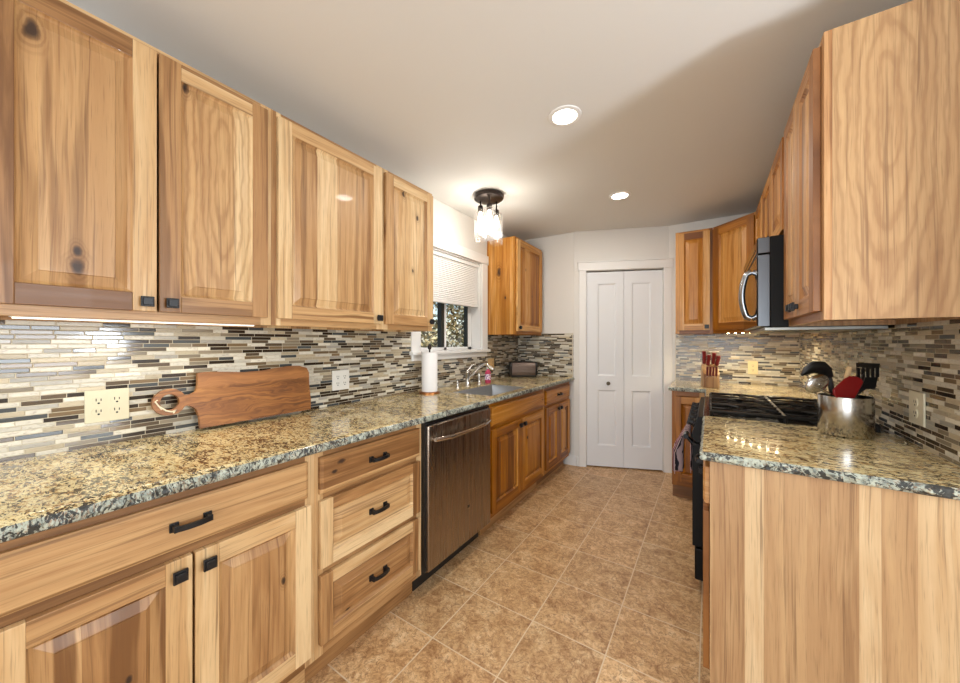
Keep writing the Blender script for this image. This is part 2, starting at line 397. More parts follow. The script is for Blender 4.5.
m = M(); m.lathe([(.012, 0), (.010, .012), (.008, .018), (.017, .026), (.019, .034), (.013, .041), (0, .042)], mat=Matrix.Translation((.304, .0115, .862)) @ Matrix.Rotation(R(90), 4, 'X'))
m.build('door_knob', plain('aged_brass', (120, 108, 92), .3, 1), dr)
m = M(); m.box(du0 - .01, du1 + .01, .07, .10, 0, dz1 + .01); m.build('pantry_dark', plain('dark_closet', (30, 28, 26), .9), dr)
# baseboards
m = M(); m.box(-1.28, D0.x - .004, YF - .014, YF - .0005, 0, .105); struct(m.build('baseboard_back', white_paint, bevel=.004))
m = M(); m.box(0, du0 - cw - .001, -.014, -.0005, 0, .105); struct(m.build('baseboard_pantry', white_paint, loc=D0, rot=(0, 0, ang), bevel=.004))

# backsplashes: mosaic strips on each wall
def splash(name, length, zt, loc, rz, z0=ZT, extra=()):
    m = M(); m.box(0, length, 0, .0095, z0 + .0005, zt)
    for (a, b, c, d) in extra: m.box(a, b, 0, .0095, c, d)
    return struct(m.build(name, mosaic_m, loc=loc, rot=(0, 0, rz), smooth=0))
# left wall: local x runs along +Y, front is local -y -> +X
splash('backsplash_left', 1.855 + .6, 1.372, (WL + .0097, -.6, 0), R(90), extra=((1.855 + .6, 2.895 + .6, ZT + .0005, 1.143), (2.895 + .6, YF + .6 - .0005, ZT + .0005, 1.372)))
splash('backsplash_back', 1.83 - 1.195, 1.372, (WL + .0105, YF - .0097, 0), 0)
splash('backsplash_corner', WR + .275 - .0005, 1.372, (-.275, YR - .0097, 0), 0)
splash('backsplash_right', YR - 1.42 - .011, 1.372, (WR - .0097, YR - .0105, 0), R(-90))
m = M(); m.box(-1.1945, -1.186, YF - .012, YF - .0005, ZT, 1.374); struct(m.build('trim_2', plain('tile_edge_strip', (206, 196, 178), .4), smooth=0))
m = M(); m.box(-.284, -.2755, YR - .012, YR - .0005, ZT, 1.374); struct(m.build('trim_3', plain('tile_edge_strip', (206, 196, 178), .4), smooth=0))

# ------------------------------------------------------------------ sink window
vinyl = plain('white_vinyl', (236, 236, 234), .35); dk = plain('dark_sash_gasket', (36, 40, 36), .5)
w1 = bpy.data.objects.new('window_1', None); C.objects.link(w1); w1['kind'] = 'structure'; w1.location = (WL, 0, 0)
m = M(); t = .02
m.box(.0005, t, 1.855, WY0, 1.19, 2.03); m.box(.0005, t, WY1, 2.895, 1.19, 2.03); m.box(.0005, t + .004, 1.845, 2.905, 2.03, 2.115)
m.build('window_casing', white_paint, w1, bevel=.003)
m = M(); m.box(-.14, .045, 1.84, 2.91, 1.185, 1.21); m.box(.0005, .018, 1.86, 2.89, 1.14, 1.185); m.build('window_sill', white_paint, w1, bevel=.004)
m = M()
m.box(-.15, .0, WY0, WY0 + .012, 1.21, WZ1); m.box(-.15, 0, WY1 - .012, WY1, 1.21, WZ1); m.box(-.15, 0, WY0, WY1, WZ1 - .012, WZ1)
m.build('window_jamb', white_paint, w1)
m = M(); xa, xb = -.145, -.10; ym = 2.372
for a, b in ((WY0 + .012, WY0 + .045), (ym - .005, ym + .03), (WY1 - .075, WY1 - .012)): m.box(xa, xb, a, b, 1.21, WZ1 - .012)
m.box(xa, xb, WY0 + .012, WY1 - .012, 1.21, 1.235); m.box(xa, xb, WY0 + .012, WY1 - .012, WZ1 - .05, WZ1 - .012)
m.build('window_frame', vinyl, w1, bevel=.002)
m = M()
m.box(xa + .01, xb + .006, ym - .05, ym - .006, 1.236, WZ1 - .05); m.box(xa + .01, xb + .002, WY1 - .09, WY1 - .0755, 1.236, WZ1 - .05)
m.build('window_sash_strip', dk, w1)
m = M(); m.box(-.128, -.124, WY0 + .045, ym - .05, 1.236, WZ1 - .05); m.box(-.128, -.124, ym + .03, WY1 - .09, 1.236, WZ1 - .05); m.build('window_pane', glass('window_glass'), w1)
# cellular blind half way down
m = M(); n = 22; zt, zb = WZ1 - .045, 1.63
pts = []
for i in range(n + 1):
    z = zt - (zt - zb) * i / n; pts.append((z, 0.0)); 
    if i < n: pts.append((z - (zt - zb) / n / 2, .006))
for (z0, d0), (z1, d1) in zip(pts, pts[1:]):
    m.poly([(d0, WY0 + .016, z0), (d0, WY1 - .016, z0), (d1, WY1 - .016, z1), (d1, WY0 + .016, z1)])
    m.poly([(-.018 - d0, WY0 + .016, z0), (-.018 - d0, WY1 - .016, z0), (-.018 - d1, WY1 - .016, z1), (-.018 - d1, WY0 + .016, z1)])
bl = thing('window_blind', 'white pleated cellular blind drawn halfway down over the sink window', 'blind', (WL - .03, 0, 0))
fabric = NT('blind_fabric'); fabric.b.inputs['Transmission Weight'].default_value = 0; fabric = fabric.out(srgb(240, 240, 238), .8)
m.build('blind_fabric', fabric, bl, smooth=0)
bx('head_rail', (-.03, .018, WY0 + .014, WY1 - .014, WZ1 - .046, WZ1 - .013), vinyl, bl)
bx('bottom_rail', (-.026, .010, WY0 + .014, WY1 - .014, 1.608, 1.63), vinyl, bl)

# outside: ground and a leafy hedge beyond the window
m = M(); m.box(-9, X0 - .02, -2, 12, -.35, -.25); g = m.build('ground', paint('yard_dirt', (150, 128, 98)), smooth=0); struct(g)
def hedge():
    m = M(); rr = random.Random(3)
    for i in range(15000):
        y = rr.uniform(2.2, 7.0); z = rr.uniform(-.3, 2.7); x = -3.6 - rr.random() * 1.1 + .25 * math.sin(y * 3.1 + z * 2)
        c = Vector((x, y, z)); L = rr.uniform(.06, .14); W = L * .42
        rot = Matrix.Rotation(rr.uniform(0, 6.28), 3, 'Z') @ Matrix.Rotation(rr.uniform(-1.2, 1.2), 3, 'X') @ Matrix.Rotation(rr.uniform(0, 6.28), 3, 'Y')
        m.poly([c + rot @ Vector(p) for p in ((-L / 2, 0, 0), (-L * .1, -W / 2, .01), (L / 2, 0, 0), (-L * .1, W / 2, .01))], rr.randrange(3))
    mats = [plain('hedge_leaf_%s' % s, c, .5) for s, c in (('pale', (206, 190, 140)), ('green', (122, 120, 70)), ('dark', (70, 66, 44)))]
    return m.build('hedge', mats, smooth=0)
tag(hedge(), 'pale leafy hedge growing outside the sink window', 'hedge', kind='stuff')

# ------------------------------------------------------------------ cabinet parts
def door_mesh(w, h, rail_h=.057, st=.057, t=.02):
    """frame and raised panel; front at y=-t; slots 0 stiles 1 rails 2 panel"""
    m = M(); b = .0035
    def piece(x0, x1, z0, z1, mi):
        m.box(x0, x1, -t, -.001, z0, z1, mi)
    piece(0, st, 0, h, 0); piece(w - st, w, 0, h, 0); piece(st, w - st, 0, rail_h, 1); piece(st, w - st, h - rail_h, h, 1)
    x0, x1, z0, z1 = st, w - st, rail_h, h - rail_h
    def ring(ins, y): return [(x0 + ins, y, z0 + ins), (x1 - ins, y, z0 + ins), (x1 - ins, y, z1 - ins), (x0 + ins, y, z1 - ins)]
    big = min(x1 - x0, z1 - z0); sl = min(.027, big * .18)
    prof = [(0, -t + .001), (.004, -t + .007), (.010, -t + .0115), (.010 + sl, -t + .0035), (.010 + sl + .0015, -t + .001)]
    rs = [ring(i, y) for i, y in prof]
    for A, B in zip(rs, rs[1:]):
        for i in range(4):
            j = (i + 1) % 4; m.poly((A[i], A[j], B[j], B[i]), 2)
    m.poly(rs[-1], 2)
    return m
def slab_mesh(w, h, t=.02):
    m = M(); e = .010
    m.box(0, w, -t + .006, -.001, 0, h)
    P = [(0, -t + .006, 0), (w, -t + .006, 0), (w, -t + .006, h), (0, -t + .006, h)]; Q = [(e, -t, e), (w - e, -t, e), (w - e, -t, h - e), (e, -t, h - e)]
    for i in range(4):
        j = (i + 1) % 4; m.poly((P[i], P[j], Q[j], Q[i]))
    m.poly(Q); return m
knob_m = plain('black_iron', (24, 24, 26), .38, .3)
def knob(parent, x, z, y=-.02):
    m = M(); m.box(x - .009, x + .009, y - .012, y, z - .009, z + .009); m.box(x - .016, x + .016, y - .019, y - .011, z - .016, z + .016)
    m.box(x - .012, x + .012, y - .026, y - .018, z - .012, z + .012)
    return m.build('knob', knob_m, parent, bevel=.0015)
def pull(parent, x, z, L=.074, y=-.02):
    m = M()
    for s in (-1, 1):
        c = x + s * L / 2
        m.box(c - .010, c + .010, y - .006, y, z - .012, z + .012); m.box(c - .006, c + .006, y - .026, y - .004, z - .008, z + .008)
    n = 10
    for i in range(n):
        u0, u1 = -1 + 2 * i / n, -1 + 2 * (i + 1) / n
        d0, d1 = y - .027 - .006 * (1 - u0 * u0), y - .027 - .006 * (1 - u1 * u1)
        xa, xb = x + u0 * L / 2, x + u1 * L / 2
        for (z0, z1) in ((z - .007, z + .007),):
            V = [(xa, d0, z0), (xb, d1, z0), (xb, d1, z1), (xa, d0, z1)]; U = [(p[0], p[1] + .007, p[2]) for p in V]
            m.poly(V); m.poly(U[::-1]); m.poly((V[0], V[1], U[1], U[0])); m.poly((V[3], V[2], U[2], U[3]))
    return m.build('handle', knob_m, parent, bevel=.001, smooth=0)
_s = [0]; SAT = [1.0]  # SAT: wood saturation, raised where warm lamp light is painted into far cabinets
def wm(spec=None):
    """materials (stile, rail, panel) for one door; each door gets its own boards"""
    spec = spec or {}; _s[0] += 1; k = _s[0]
    t = spec.get('tone', 0); sa = spec.get('sat', SAT[0])
    return [wood('v', t + spec.get('st', .0), spec.get('ss', .12), k, bw=5, sat=sa, flat=True), wood('h', t + spec.get('rt', .06), spec.get('rs', .5), k, bw=5, sat=sa, flat=True),
            wood('v', t + spec.get('pt', 0), spec.get('ps', .5), k, spec.get('knots', ()), fixed=bool(spec.get('knots')), eye=spec.get('eye'), sat=sa, flat=True)]
def add_door(root, x, z, w, h, kx=None, kz=None, spec=None, st=.057):
    d = door_mesh(w, h, st=st).build('door', wm(spec), root, (x, 0, z), bevel=.0015, smooth=0)
    if kx is not None: knob(d, kx, kz)
    return d
def add_slab(root, x, z, w, h, tone=0, streak=.5, name='drawer', knots=(), handle=True):
    _s[0] += 1
    d = slab_mesh(w, h).build(name, wood('h', tone, streak, _s[0], knots, fixed=bool(knots), sat=SAT[0], flat=True), root, (x, 0, z), smooth=0)
    if handle: pull(d, w / 2, h / 2)
    return d
def add_drawer5(root, x, z, w, h, spec=None):
    _s[0] += 1; k = _s[0]; spec = spec or {}; t = spec.get('tone', 0)
    mats = [wood('v', t + spec.get('st', .1), spec.get('ss', .6), k, bw=5, flat=True), wood('h', t, .3, k, bw=5, flat=True), wood('h', t + spec.get('pt', 0), spec.get('ps', .4), k, spec.get('knots', ()), fixed=bool(spec.get('knots')), flat=True)]
    d = door_mesh(w, h, rail_h=.045, st=.05).build('drawer', mats, root, (x, 0, z), bevel=.0015, smooth=0)
    pull(d, w / 2, h / 2); return d
def frame_mesh(w, z0, z1, stiles, rails):
    """face frame, front at y=0: stiles [(x0,x1)], rails [(x0,x1,z0,z1)]"""
    m = M()
    for a, b in stiles: m.box(a, b, .0, .019, z0, z1, 0)
    for a, b, c, d in rails: m.box(a, b, .0005, .019, c, d, 1)
    return m
def upper(name_label, loc, rz, w, z0, z1, depth=.305, seed=0, tone=0, stiles=None, group='honey hickory wall cabinets', side=None, cat='cabinet'):
    root = thing('wall_cabinet', name_label, cat, loc, rz, group)
    sv, sh = wood('v', tone - .05, .1, 100 + seed, sat=SAT[0]), wood('h', tone + .05, .5, 100 + seed, bw=5, sat=SAT[0])
    m = M(); m.box(0, .012, .019, depth, z0, z1); m.box(w - .012, w, .019, depth, z0, z1); m.box(.012, w - .012, .019, depth, z1 - .012, z1); m.box(.012, w - .012, .019, depth, z0 + .02, z0 + .032); m.box(.012, w - .012, depth - .006, depth, z0, z1)
    m.build('body', side or sv, root, smooth=0)
    sts = stiles or [(0, .04), (w - .04, w)]
    f = frame_mesh(w, z0, z1, sts, [(.001, w - .001, z0 + .0001, z0 + .04), (.001, w - .001, z1 - .05, z1 - .0001)])
    f.build('face_frame', [sv, sh], root, bevel=.001, smooth=0)
    return root
def base(label, loc, rz, w, rails, depth=.6, seed=0, tone=0, stiles=None, toe=True, z1=ZG - .001, mid=None):
    root = thing('base_cabinet', label, 'cabinet', loc, rz, 'hickory base cabinets')
    sv, sh = wood('v', tone, .4, 200 + seed, sat=SAT[0]), wood('h', tone + .08, .55, 200 + seed, bw=5, sat=SAT[0])
    m = M(); m.box(0, .014, .019, depth, .0, z1); m.box(w - .014, w, .019, depth, .0, z1); m.box(.014, w - .014, .019, depth, .115, .13); m.box(.014, w - .014, depth - .006, depth, .115, z1)
    # toe notch is cut by making the sides start behind the kick below .115
    m.bm.free(); m = M()
    for a, b in ((0, .014), (w - .014, w)):
        m.box(a, b, .019, depth, .115, z1); m.box(a, b, .075, depth, 0, .1149)
    m.box(.014, w - .014, .019, depth, .115, .13); m.box(.014, w - .014, depth - .006, depth, .13, z1)
    m.build('body', sv, root, smooth=0)
    sts = stiles or [(0, .035), (w - .035, w)]
    f = frame_mesh(w, .115, z1, sts, [(.001, w - .001, .1151, .15), (.001, w - .001, z1 - .04, z1 - .0001)] + [(0.001, w - .001, c - .018, c + .018) for c in rails])
    f.build('face_frame', [sv, sh], root, bevel=.001, smooth=0)
    bx('toe_kick', (0, w, .062, .0745, 0, .115), wood('h', tone + .22, .7, 300 + seed), root, bevel=0)
    return root

# ---- left run, base units: face frame front X=-1.21, doors reach -1.19
XB = -1.21; YAW = R(90)
B1 = base('hickory base cabinet with one wide drawer over two doors, below the cutting board', (XB, .013, 0), YAW, .724, [.712], seed=1)
def b1(y): return y - .013
add_slab(B1, b1(.030), .728, .675, .128, -.13, .15)
add_door(B1, b1(.033), .155, .338, .545, .338 - .03, .545 - .04, dict(tone=-.02, pt=.34, ps=1.2, rt=-.06, knots=((.185, .17, .010), (.21, .30, .006))))
add_door(B1, b1(.377), .155, .338, .545, .03, .545 - .04, dict(pt=.05, ps=.35, st=-.05, rt=0, knots=((.24, .33, .007),)))
B2 = base('hickory base cabinet of three stacked drawers beside the dishwasher', (XB, .737, 0), YAW, .568, [.709, .434], seed=2)
def b2(y): return y - .737
add_slab(B2, b2(.752), .722, .526, .136, .06, .8, knots=((.10, .085, .010), (.07, .055, .007)))
add_drawer5(B2, b2(.752), .447, .526, .25, dict(tone=-.05, st=.14, ss=.8))
add_drawer5(B2, b2(.752), .165, .526, .255, dict(tone=-.03, st=.12, ss=.5, knots=((.06, .12, .006),)))
SAT[0] = 1.28  # warm pendant light painted into the wood of the sink and end units
B3 = base('hickory sink base cabinet with false drawer front and two doors beside the dishwasher', (XB, 1.935, 0), YAW, .903, [.712], seed=3, tone=.04)
def b3(y): return y - 1.935
add_slab(B3, b3(1.958), .728, .862, .125, .1, .8, name='false_drawer_front', handle=False)
add_door(B3, b3(1.958), .155, .427, .545, .427 - .03, .545 - .04, dict(tone=.08, pt=.1))
add_door(B3, b3(2.392), .155, .428, .545, .03, .545 - .04, dict(tone=.06, pt=.08, knots=((.1, .38, .008),)))
B4 = base('hickory base cabinet with small drawer and two narrow doors at the pantry end', (XB, 2.84, 0), YAW, .665, [.712], seed=4, tone=.06)
def b4(y): return y - 2.84
add_slab(B4, b4(2.868), .728, .61, .125, .08, .4)
add_door(B4, b4(2.868), .155, .302, .545, .302 - .03, .545 - .04, dict(tone=.10))
add_door(B4, b4(3.176), .155, .302, .545, .03, .545 - .04, dict(tone=.10))

SAT[0] = 1.0
# ---- left run, wall units: frame front X=-1.52, doors reach -1.50
XU = -1.521; UZ0, UZ1 = 1.352, 2.25; DZ0, DZH = 1.382, .845
U1 = upper('double hickory wall cabinet with two knotty doors over the cutting board', (XU, .013, 0), YAW, .724, UZ0, UZ1, seed=1, tone=.0)
add_door(U1, .025, DZ0, .336, DZH, .336 - .026, .03, dict(tone=.05, pt=.05, ps=.3, rt=.2, rs=.8, knots=((.085, .735, .015), (.165, .115, .012), (.165, .16, .008))))
add_door(U1, .367, DZ0, .336, DZH, .03, .03, dict(tone=.0, pt=-.02, ps=.3, rs=.7, st=.12, ss=.8, eye=(.18, .52), knots=((.07, .775, .009),)))
U2 = upper('hickory wall cabinet with one wide pale door and a dark brown top rail', (XU, .7372, 0), YAW, .588, UZ0, UZ1, seed=2, tone=-.04)
add_door(U2, .021, DZ0, .551, DZH, .551 - .026, .03, dict(tone=-.06, pt=-.04, ps=.25, rt=.24, rs=.9))
U3 = upper('narrow pale hickory wall cabinet next to the sink window, nearer side', (XU, 1.3254, 0), YAW, .42, UZ0, UZ1, seed=3, tone=-.06)
add_door(U3, .011, DZ0, .396, DZH, .396 - .026, .03, dict(tone=-.08, pt=-.08, ps=.15, rt=.08, knots=((.14, .77, .010), (.25, .66, .009), (.21, .33, .006))))
# beyond the window
SAT[0] = 1.26  # warm lamp light painted into this cabinet's wood as extra orange
U4 = upper('small hickory wall cabinet in the corner above the toaster', (XU, 2.905, 0), YAW, .62, UZ0, UZ1 + .02, seed=4, tone=.08,
           side=wood('v', -.04, .2, 44, ((.17, 1.95, .022), (.10, 1.70, .008)), fixed=True, sat=1.26))
add_door(U4, .024, DZ0, .572, DZH + .02, .032, .035, dict(tone=.02, pt=.0, ps=.15))
SAT[0] = 1.0

# ------------------------------------------------------------------ worktops with chiselled edge
def worktop(name, label, outline, edges, hole=None, seed=0):
    """outline CCW [(x,y)]; edges = list of index pairs (polyline of outline verts) that are chiselled"""
    rr = random.Random(seed)
    P = [Vector((x, y, 0)) for x, y in outline]; n = len(P)
    def onedge(i): return i in edges          # edge i runs P[i] -> P[i+1]
    # inset of chiselled edges by .007
    nor = [Vector(((P[(i + 1) % n] - P[i]).y, -(P[(i + 1) % n] - P[i]).x, 0)).normalized() for i in range(n)]
    ins = []
    for i in range(n):
        a, b = (i - 1) % n, i
        o = Vector((0, 0, 0))
        if onedge(a) and onedge(b):
            s = nor[a] + nor[b]; o = s / (s.dot(nor[a])) * .007
        elif onedge(a): 
            o = nor[a] * .007
        elif onedge(b): o = nor[b] * .007
        ins.append(P[i] - o)
    m = M(); bm = m.bm
    if hole is None:
        for z in (ZT, ZG): m.poly([(p.x, p.y, z) for p in ins], 0)
    else:
        x0, x1, y0, y1 = hole
        xs = sorted({p.x for p in ins} | {x0, x1}); ys = sorted({p.y for p in ins} | {y0, y1})
        for z in (ZT, ZG):
            for xa, xb in zip(xs, xs[1:]):
                for ya, yb in zip(ys, ys[1:]):
                    if xa >= x0 - 1e-6 and xb <= x1 + 1e-6 and ya >= y0 - 1e-6 and yb <= y1 + 1e-6: continue
                    m.poly([(xa, ya, z), (xb, ya, z), (xb, yb, z), (xa, yb, z)], 0)
        q = [(x0, y0), (x1, y0), (x1, y1), (x0, y1)]
        for i in range(4):
            a, b = q[i], q[(i + 1) % 4]; m.poly([(a[0], a[1], ZT), (b[0], b[1], ZT), (b[0], b[1], ZG), (a[0], a[1], ZG)], 0)
    for i in range(n):
        if not onedge(i):
            a, b = ins[i], ins[(i + 1) % n]; m.poly([(a.x, a.y, ZT), (b.x, b.y, ZT), (b.x, b.y, ZG), (a.x, a.y, ZG)], 0)
    corner = {}
    for i in range(n):
        if not onedge(i): continue
        a, b = ins[i], ins[(i + 1) % n]; L = (b - a).length; k = max(2, int(L / .011)); prev = None
        for j in range(k + 1):
            c = a.lerp(b, j / k); ci = i if j == 0 else ((i + 1) % n if j == k else None)
            if ci in corner: col = corner[ci]
            else:
                if ci is None: d = nor[i]
                else:
                    ns = [nor[e] for e in ((ci - 1) % n, ci) if onedge(e)]
                    d = sum(ns, Vector((0, 0, 0))); d = d / d.dot(ns[0])
                col = [bm.verts.new((c.x, c.y, ZT))]
                for z in (ZT - .004, ZT - .011, ZT - .019, ZG + .004):
                    q = c + d * (.007 + rr.uniform(-.0045, .003) - (.002 if z in (ZT - .004, ZG + .004) else 0)); col.append(bm.verts.new((q.x, q.y, z + rr.uniform(-.001, .001))))
                col.append(bm.verts.new((c.x, c.y, ZG)))
                if ci is not None: corner[ci] = col
            if prev:
                for r in range(5): 
                    f = bm.faces.new((prev[r], col[r], col[r + 1], prev[r + 1])); f.material_index = 1
            prev = col
    bmesh.ops.remove_doubles(bm, verts=bm.verts, dist=1e-5)
    o = m.build(name, [granite_m, granite_e], smooth=25)
    return tag(o, label, 'countertop')
SX0, SX1, SY0, SY1 = -1.60, -1.245, 2.03, 2.62
worktop('countertop', 'long granite countertop with chiselled edge holding the sink and cutting board', [(TL + .0005, -.02), (-1.172, -.02), (-1.172, TYF - .0005), (TL + .0005, TYF - .0005)], (1,), (SX0, SX1, SY0, SY1), 1)
worktop('countertop', 'granite countertop with rough edge under the utensil crock', [(-.028, 1.395), (TR - .0005, 1.395), (TR - .0005, 2.079), (-.028, 2.079)], (3, 0), None, 2)
worktop('countertop', 'granite countertop in the corner beyond the range under the knife block', [(-.284, 3.235), (-.03, 3.235), (-.03, 2.853), (TR - .0005, 2.853), (TR - .0005, TYR - .0005), (-.284, TYR - .0005)], (0, 1), None, 3)

# ------------------------------------------------------------------ sink, faucet, items by the sink
sk = thing('sink', 'undermount stainless steel sink set into the long countertop', 'sink', (0, 0, 0))
m = M(); x0, x1, y0, y1 = SX0 + .004, SX1 - .004, SY0 + .004, SY1 - .004; zb = ZT - .20; r = .03
def rr_ring(ins, z, rad):
    pts = []
    for cx_, cy_, a0 in ((x1 - ins - rad, y1 - ins - rad, 0), (x0 + ins + rad, y1 - ins - rad, 90), (x0 + ins + rad, y0 + ins + rad, 180), (x1 - ins - rad, y0 + ins + rad, 270)):
        for k in range(5):
            t = R(a0 + 22.5 * k); pts.append((cx_ + rad * math.cos(t), cy_ + rad * math.sin(t), z))
    return pts
rings = [rr_ring(0, ZT - .004, .012), rr_ring(.003, ZT - .008, .014), rr_ring(.006, zb + .03, .03), rr_ring(.02, zb + .006, .04), rr_ring(.04, zb, .05)]
vr = [[m.bm.verts.new(p) for p in rg] for rg in rings]
for A, B in zip(vr, vr[1:]):
    for i in range(20): m.bm.faces.new((A[i], A[(i + 1) % 20], B[(i + 1) % 20], B[i]))
m.bm.faces.new(vr[-1])
o = m.build('basin', steel_sink, sk); so = o.modifiers.new('solid', 'SOLIDIFY'); so.thickness = .0012
m = M(); m.lathe([(.045, 0), (.042, .003), (.03, .001), (0, .001)], (-1.42, 2.33, zb + .0005)); m.build('drain', chrome, sk)

fa = thing('faucet', 'brushed nickel kitchen faucet with low arched spout behind the sink', 'faucet', (-1.70, 2.40, ZT))
m = M(); m.lathe([(.028, 0), (.028, .006), (.021, .012), (.019, .03), (.019, .10), (.0215, .105), (.0215, .118), (.017, .126), (.008, .134), (0, .135)]); m.build('body', chrome, fa)
m = M(); path = []
for i in range(15):
    t = i / 14; path.append((.012 + .21 * t, .0 + .05 * t, .052 + .13 * math.sin(min(1, t * 1.18) * math.pi * .6) - (.035 * max(0, t - .75) / .25)))
m.tube(path, [.0125] * 11 + [.014, .015, .015, .015], 12); m.build('spout', chrome, fa)
m = M(); m.tube([(0, 0, .125), (.01, .012, .15), (.022, .03, .168), (.03, .042, .176)], [.008, .006, .005, .006], 10); m.build('lever', chrome, fa)
sd = thing('soap_dispenser', 'small nickel soap pump set in the granite to the near side of the faucet', 'dispenser', (-1.70, 2.26, ZT))
m = M(); m.lathe([(.02, 0), (.02, .005), (.012, .010), (.011, .03), (.015, .034), (.015, .046), (0, .048)]); m.build('pump_base', chrome, sd)
m = M(); m.tube([(0, 0, .046), (0, 0, .058), (.012, .0, .063), (.035, 0, .058)], .0045, 8); m.build('nozzle', chrome, sd)
sp = tag((lambda mm: mm.build('side_sprayer', chrome, loc=(-1.69, 2.56, ZT)))((lambda mm: (mm.lathe([(.021, 0), (.021, .005), (.014, .012), (.012, .02), (.014, .05), (.016, .085), (.012, .1), (0, .103)]), mm)[1])(M())),
         'slim nickel side sprayer standing between the faucet and the pink soap bottle', 'sprayer')
so_ = thing('soap_bottle', 'clear bottle of pink dish soap standing behind the sink', 'bottle', (-1.655, 2.65, ZT))
pink = NT('pink_soap'); pink.b.inputs['Transmission Weight'].default_value = .3; pink = pink.out(srgb(224, 78, 122), .12)
m = M(); m.lathe([(0, .0005), (.030, .001), (.033, .006), (.033, .085), (.028, .105), (.014, .118), (.0125, .128), (0, .128)], seg=24)
for v in m.bm.verts: v.co.x *= .72
m.build('bottle', pink, so_)
m = M(); m.lathe([(.015, .1285), (.015, .145), (.009, .15), (.007, .166), (0, .167)]); m.build('cap', plain('bottle_cap_white', (232, 228, 236), .4), so_)
m = M()
for i in range(10):
    t0, t1 = R(-130 + 14 * i), R(-130 + 14 * (i + 1)); p = lambda t, z: (.0338 * .735 * math.cos(t), .0340 * math.sin(t), z)
    m.poly([p(t0, .03), p(t1, .03), p(t1, .082), p(t0, .082)])
lab = NT('soap_label'); lx, ly, lz = lab.sep(lab.obj()); lb = lab.ramp(lab.noise(lab.comb(lab.math('MULTIPLY', lx, 90), lab.math('MULTIPLY', ly, 90), lab.math('MULTIPLY', lz, 60)), 1, 1), [(0, srgb(236, 232, 240)), (.5, srgb(226, 150, 186)), (.58, srgb(110, 70, 150))], 'CONSTANT')
m.build('bottle_label', lab.out(lb, .4), so_)

# paper towel on a holder
pt = thing('paper_towel_holder', 'copper based paper towel holder with a black finial on the counter beside the window', 'holder', (-1.685, 1.905, ZT))
m = M(); m.lathe([(.074, 0), (.074, .008), (.066, .013), (0, .013)]); m.build('base', plain('copper', (170, 112, 66), .3, 1), pt)
m = M(); m.cyl((0, 0, .013), (0, 0, .315), .006); m.lathe([(.006, .312), (.012, .318), (.015, .33), (.010, .345), (0, .348)]); m.build('pole', plain('dark_metal', (60, 54, 50), .35, 1), pt)
tr_ = tag((lambda mm: mm.build('paper_towel_roll', paint('paper_towel', (240, 238, 236), 220, .2, .9), loc=(-1.685, 1.905, ZT)))((lambda mm: (mm.lathe([(.019, .0145), (.056, .0145), (.0565, .02), (.0565, .288), (.055, .293), (.019, .293), (.019, .0145)], seg=40), mm)[1])(M())),
          'white paper towel roll on the copper holder beside the window', 'paper towel')

# toaster in the far corner
to = thing('toaster', 'dark steel two slice toaster standing in the far corner of the counter', 'toaster', (-1.655, 3.35, ZT), R(33))
m = M(); prof = [(-.075, .02), (.075, .02), (.078, .05), (.074, .12), (.06, .148), (.035, .158), (-.035, .158), (-.06, .148), (-.074, .12), (-.078, .05)]
A = [(-.12, x, z) for x, z in prof]; Bq = [(.12, x, z) for x, z in prof]
m.poly(A); m.poly(Bq[::-1])
for i in range(len(prof)):
    j = (i + 1) % len(prof); m.poly((A[i], Bq[i], Bq[j], A[j]))
m.build('body', steel('toaster_steel', (120, 106, 98), .25, 0), to, smooth=40)
m = M()
for s in (-1, 1):
    x0, x1 = (.1205, .142) if s > 0 else (-.142, -.1205)
    pr = [(y * .97, z) for y, z in prof]; A = [(x0, y, z) for y, z in pr]; Bq = [(x1, y * .94, z * .98) for y, z in pr]
    m.poly(A); m.poly(Bq[::-1])
    for i in range(len(pr)):
        j = (i + 1) % len(pr); m.poly((A[i], Bq[i], Bq[j], A[j]))
m.box(-.13, .13, -.078, .078, .006, .0195)
m.build('end_caps', black, to, bevel=.003)
m = M(); m.box(-.10, .10, -.038, -.012, .1583, .160); m.box(-.10, .10, .012, .038, .1583, .160); m.build('slot', plain('slot_black', (14, 14, 14), .7), to)
m = M(); m.box(.143, .165, -.016, .016, .10, .112); m.build('lever', black, to, bevel=.003)
m = M(); m.cyl((.1425, 0, .055), (.157, 0, .055), .014); m.build('dial', chrome, to)

# ------------------------------------------------------------------ cutting board leaning on the left wall
def board():
    pts = []
    # body (u along wall +Y, v up); handle ring to the near side
    top = [(.60, .225), (.56, .238), (.50, .240), (.44, .234), (.38, .226), (.30, .224), (.22, .232), (.155, .236), (.130, .232)]
    pts += [(.605, .006), (.61, .06), (.607, .13), (.611, .20)] + top
    pts += [(.128, .185), (.120, .158), (.104, .150), (.090, .147)]
    c, rad = (.036, .126), .052
    for i in range(17):
        t = R(25 + (335 - 25) * i / 16); pts.append((c[0] + rad * math.cos(t), c[1] + rad * math.sin(t)))
    pts += [(.100, .102), (.118, .086), (.128, .05), (.130, .004)]
    hole = [(c[0] +   .030 * math.cos(R(25 + 310 * i / 16 - 180 + 155)), c[1] +   .030 * math.sin(R(25 + 310 * i / 16))) for i in range(17)]
    return pts, c
pts, hc = board()
cb = thing('cutting_board', 'live edge walnut and acacia toned cutting board with ring handle leaning on the tiles', 'cutting board', (TL + .050, .443, ZT + .0065), R(90))
m = M(); bm = m.bm
from mathutils.geometry import tessellate_polygon
hole = [(hc[0] +   .030 * math.cos(R(18 * i)), hc[1] +   .030 * math.sin(R(18 * i))) for i in range(20)]
allp = pts + hole[::-1]
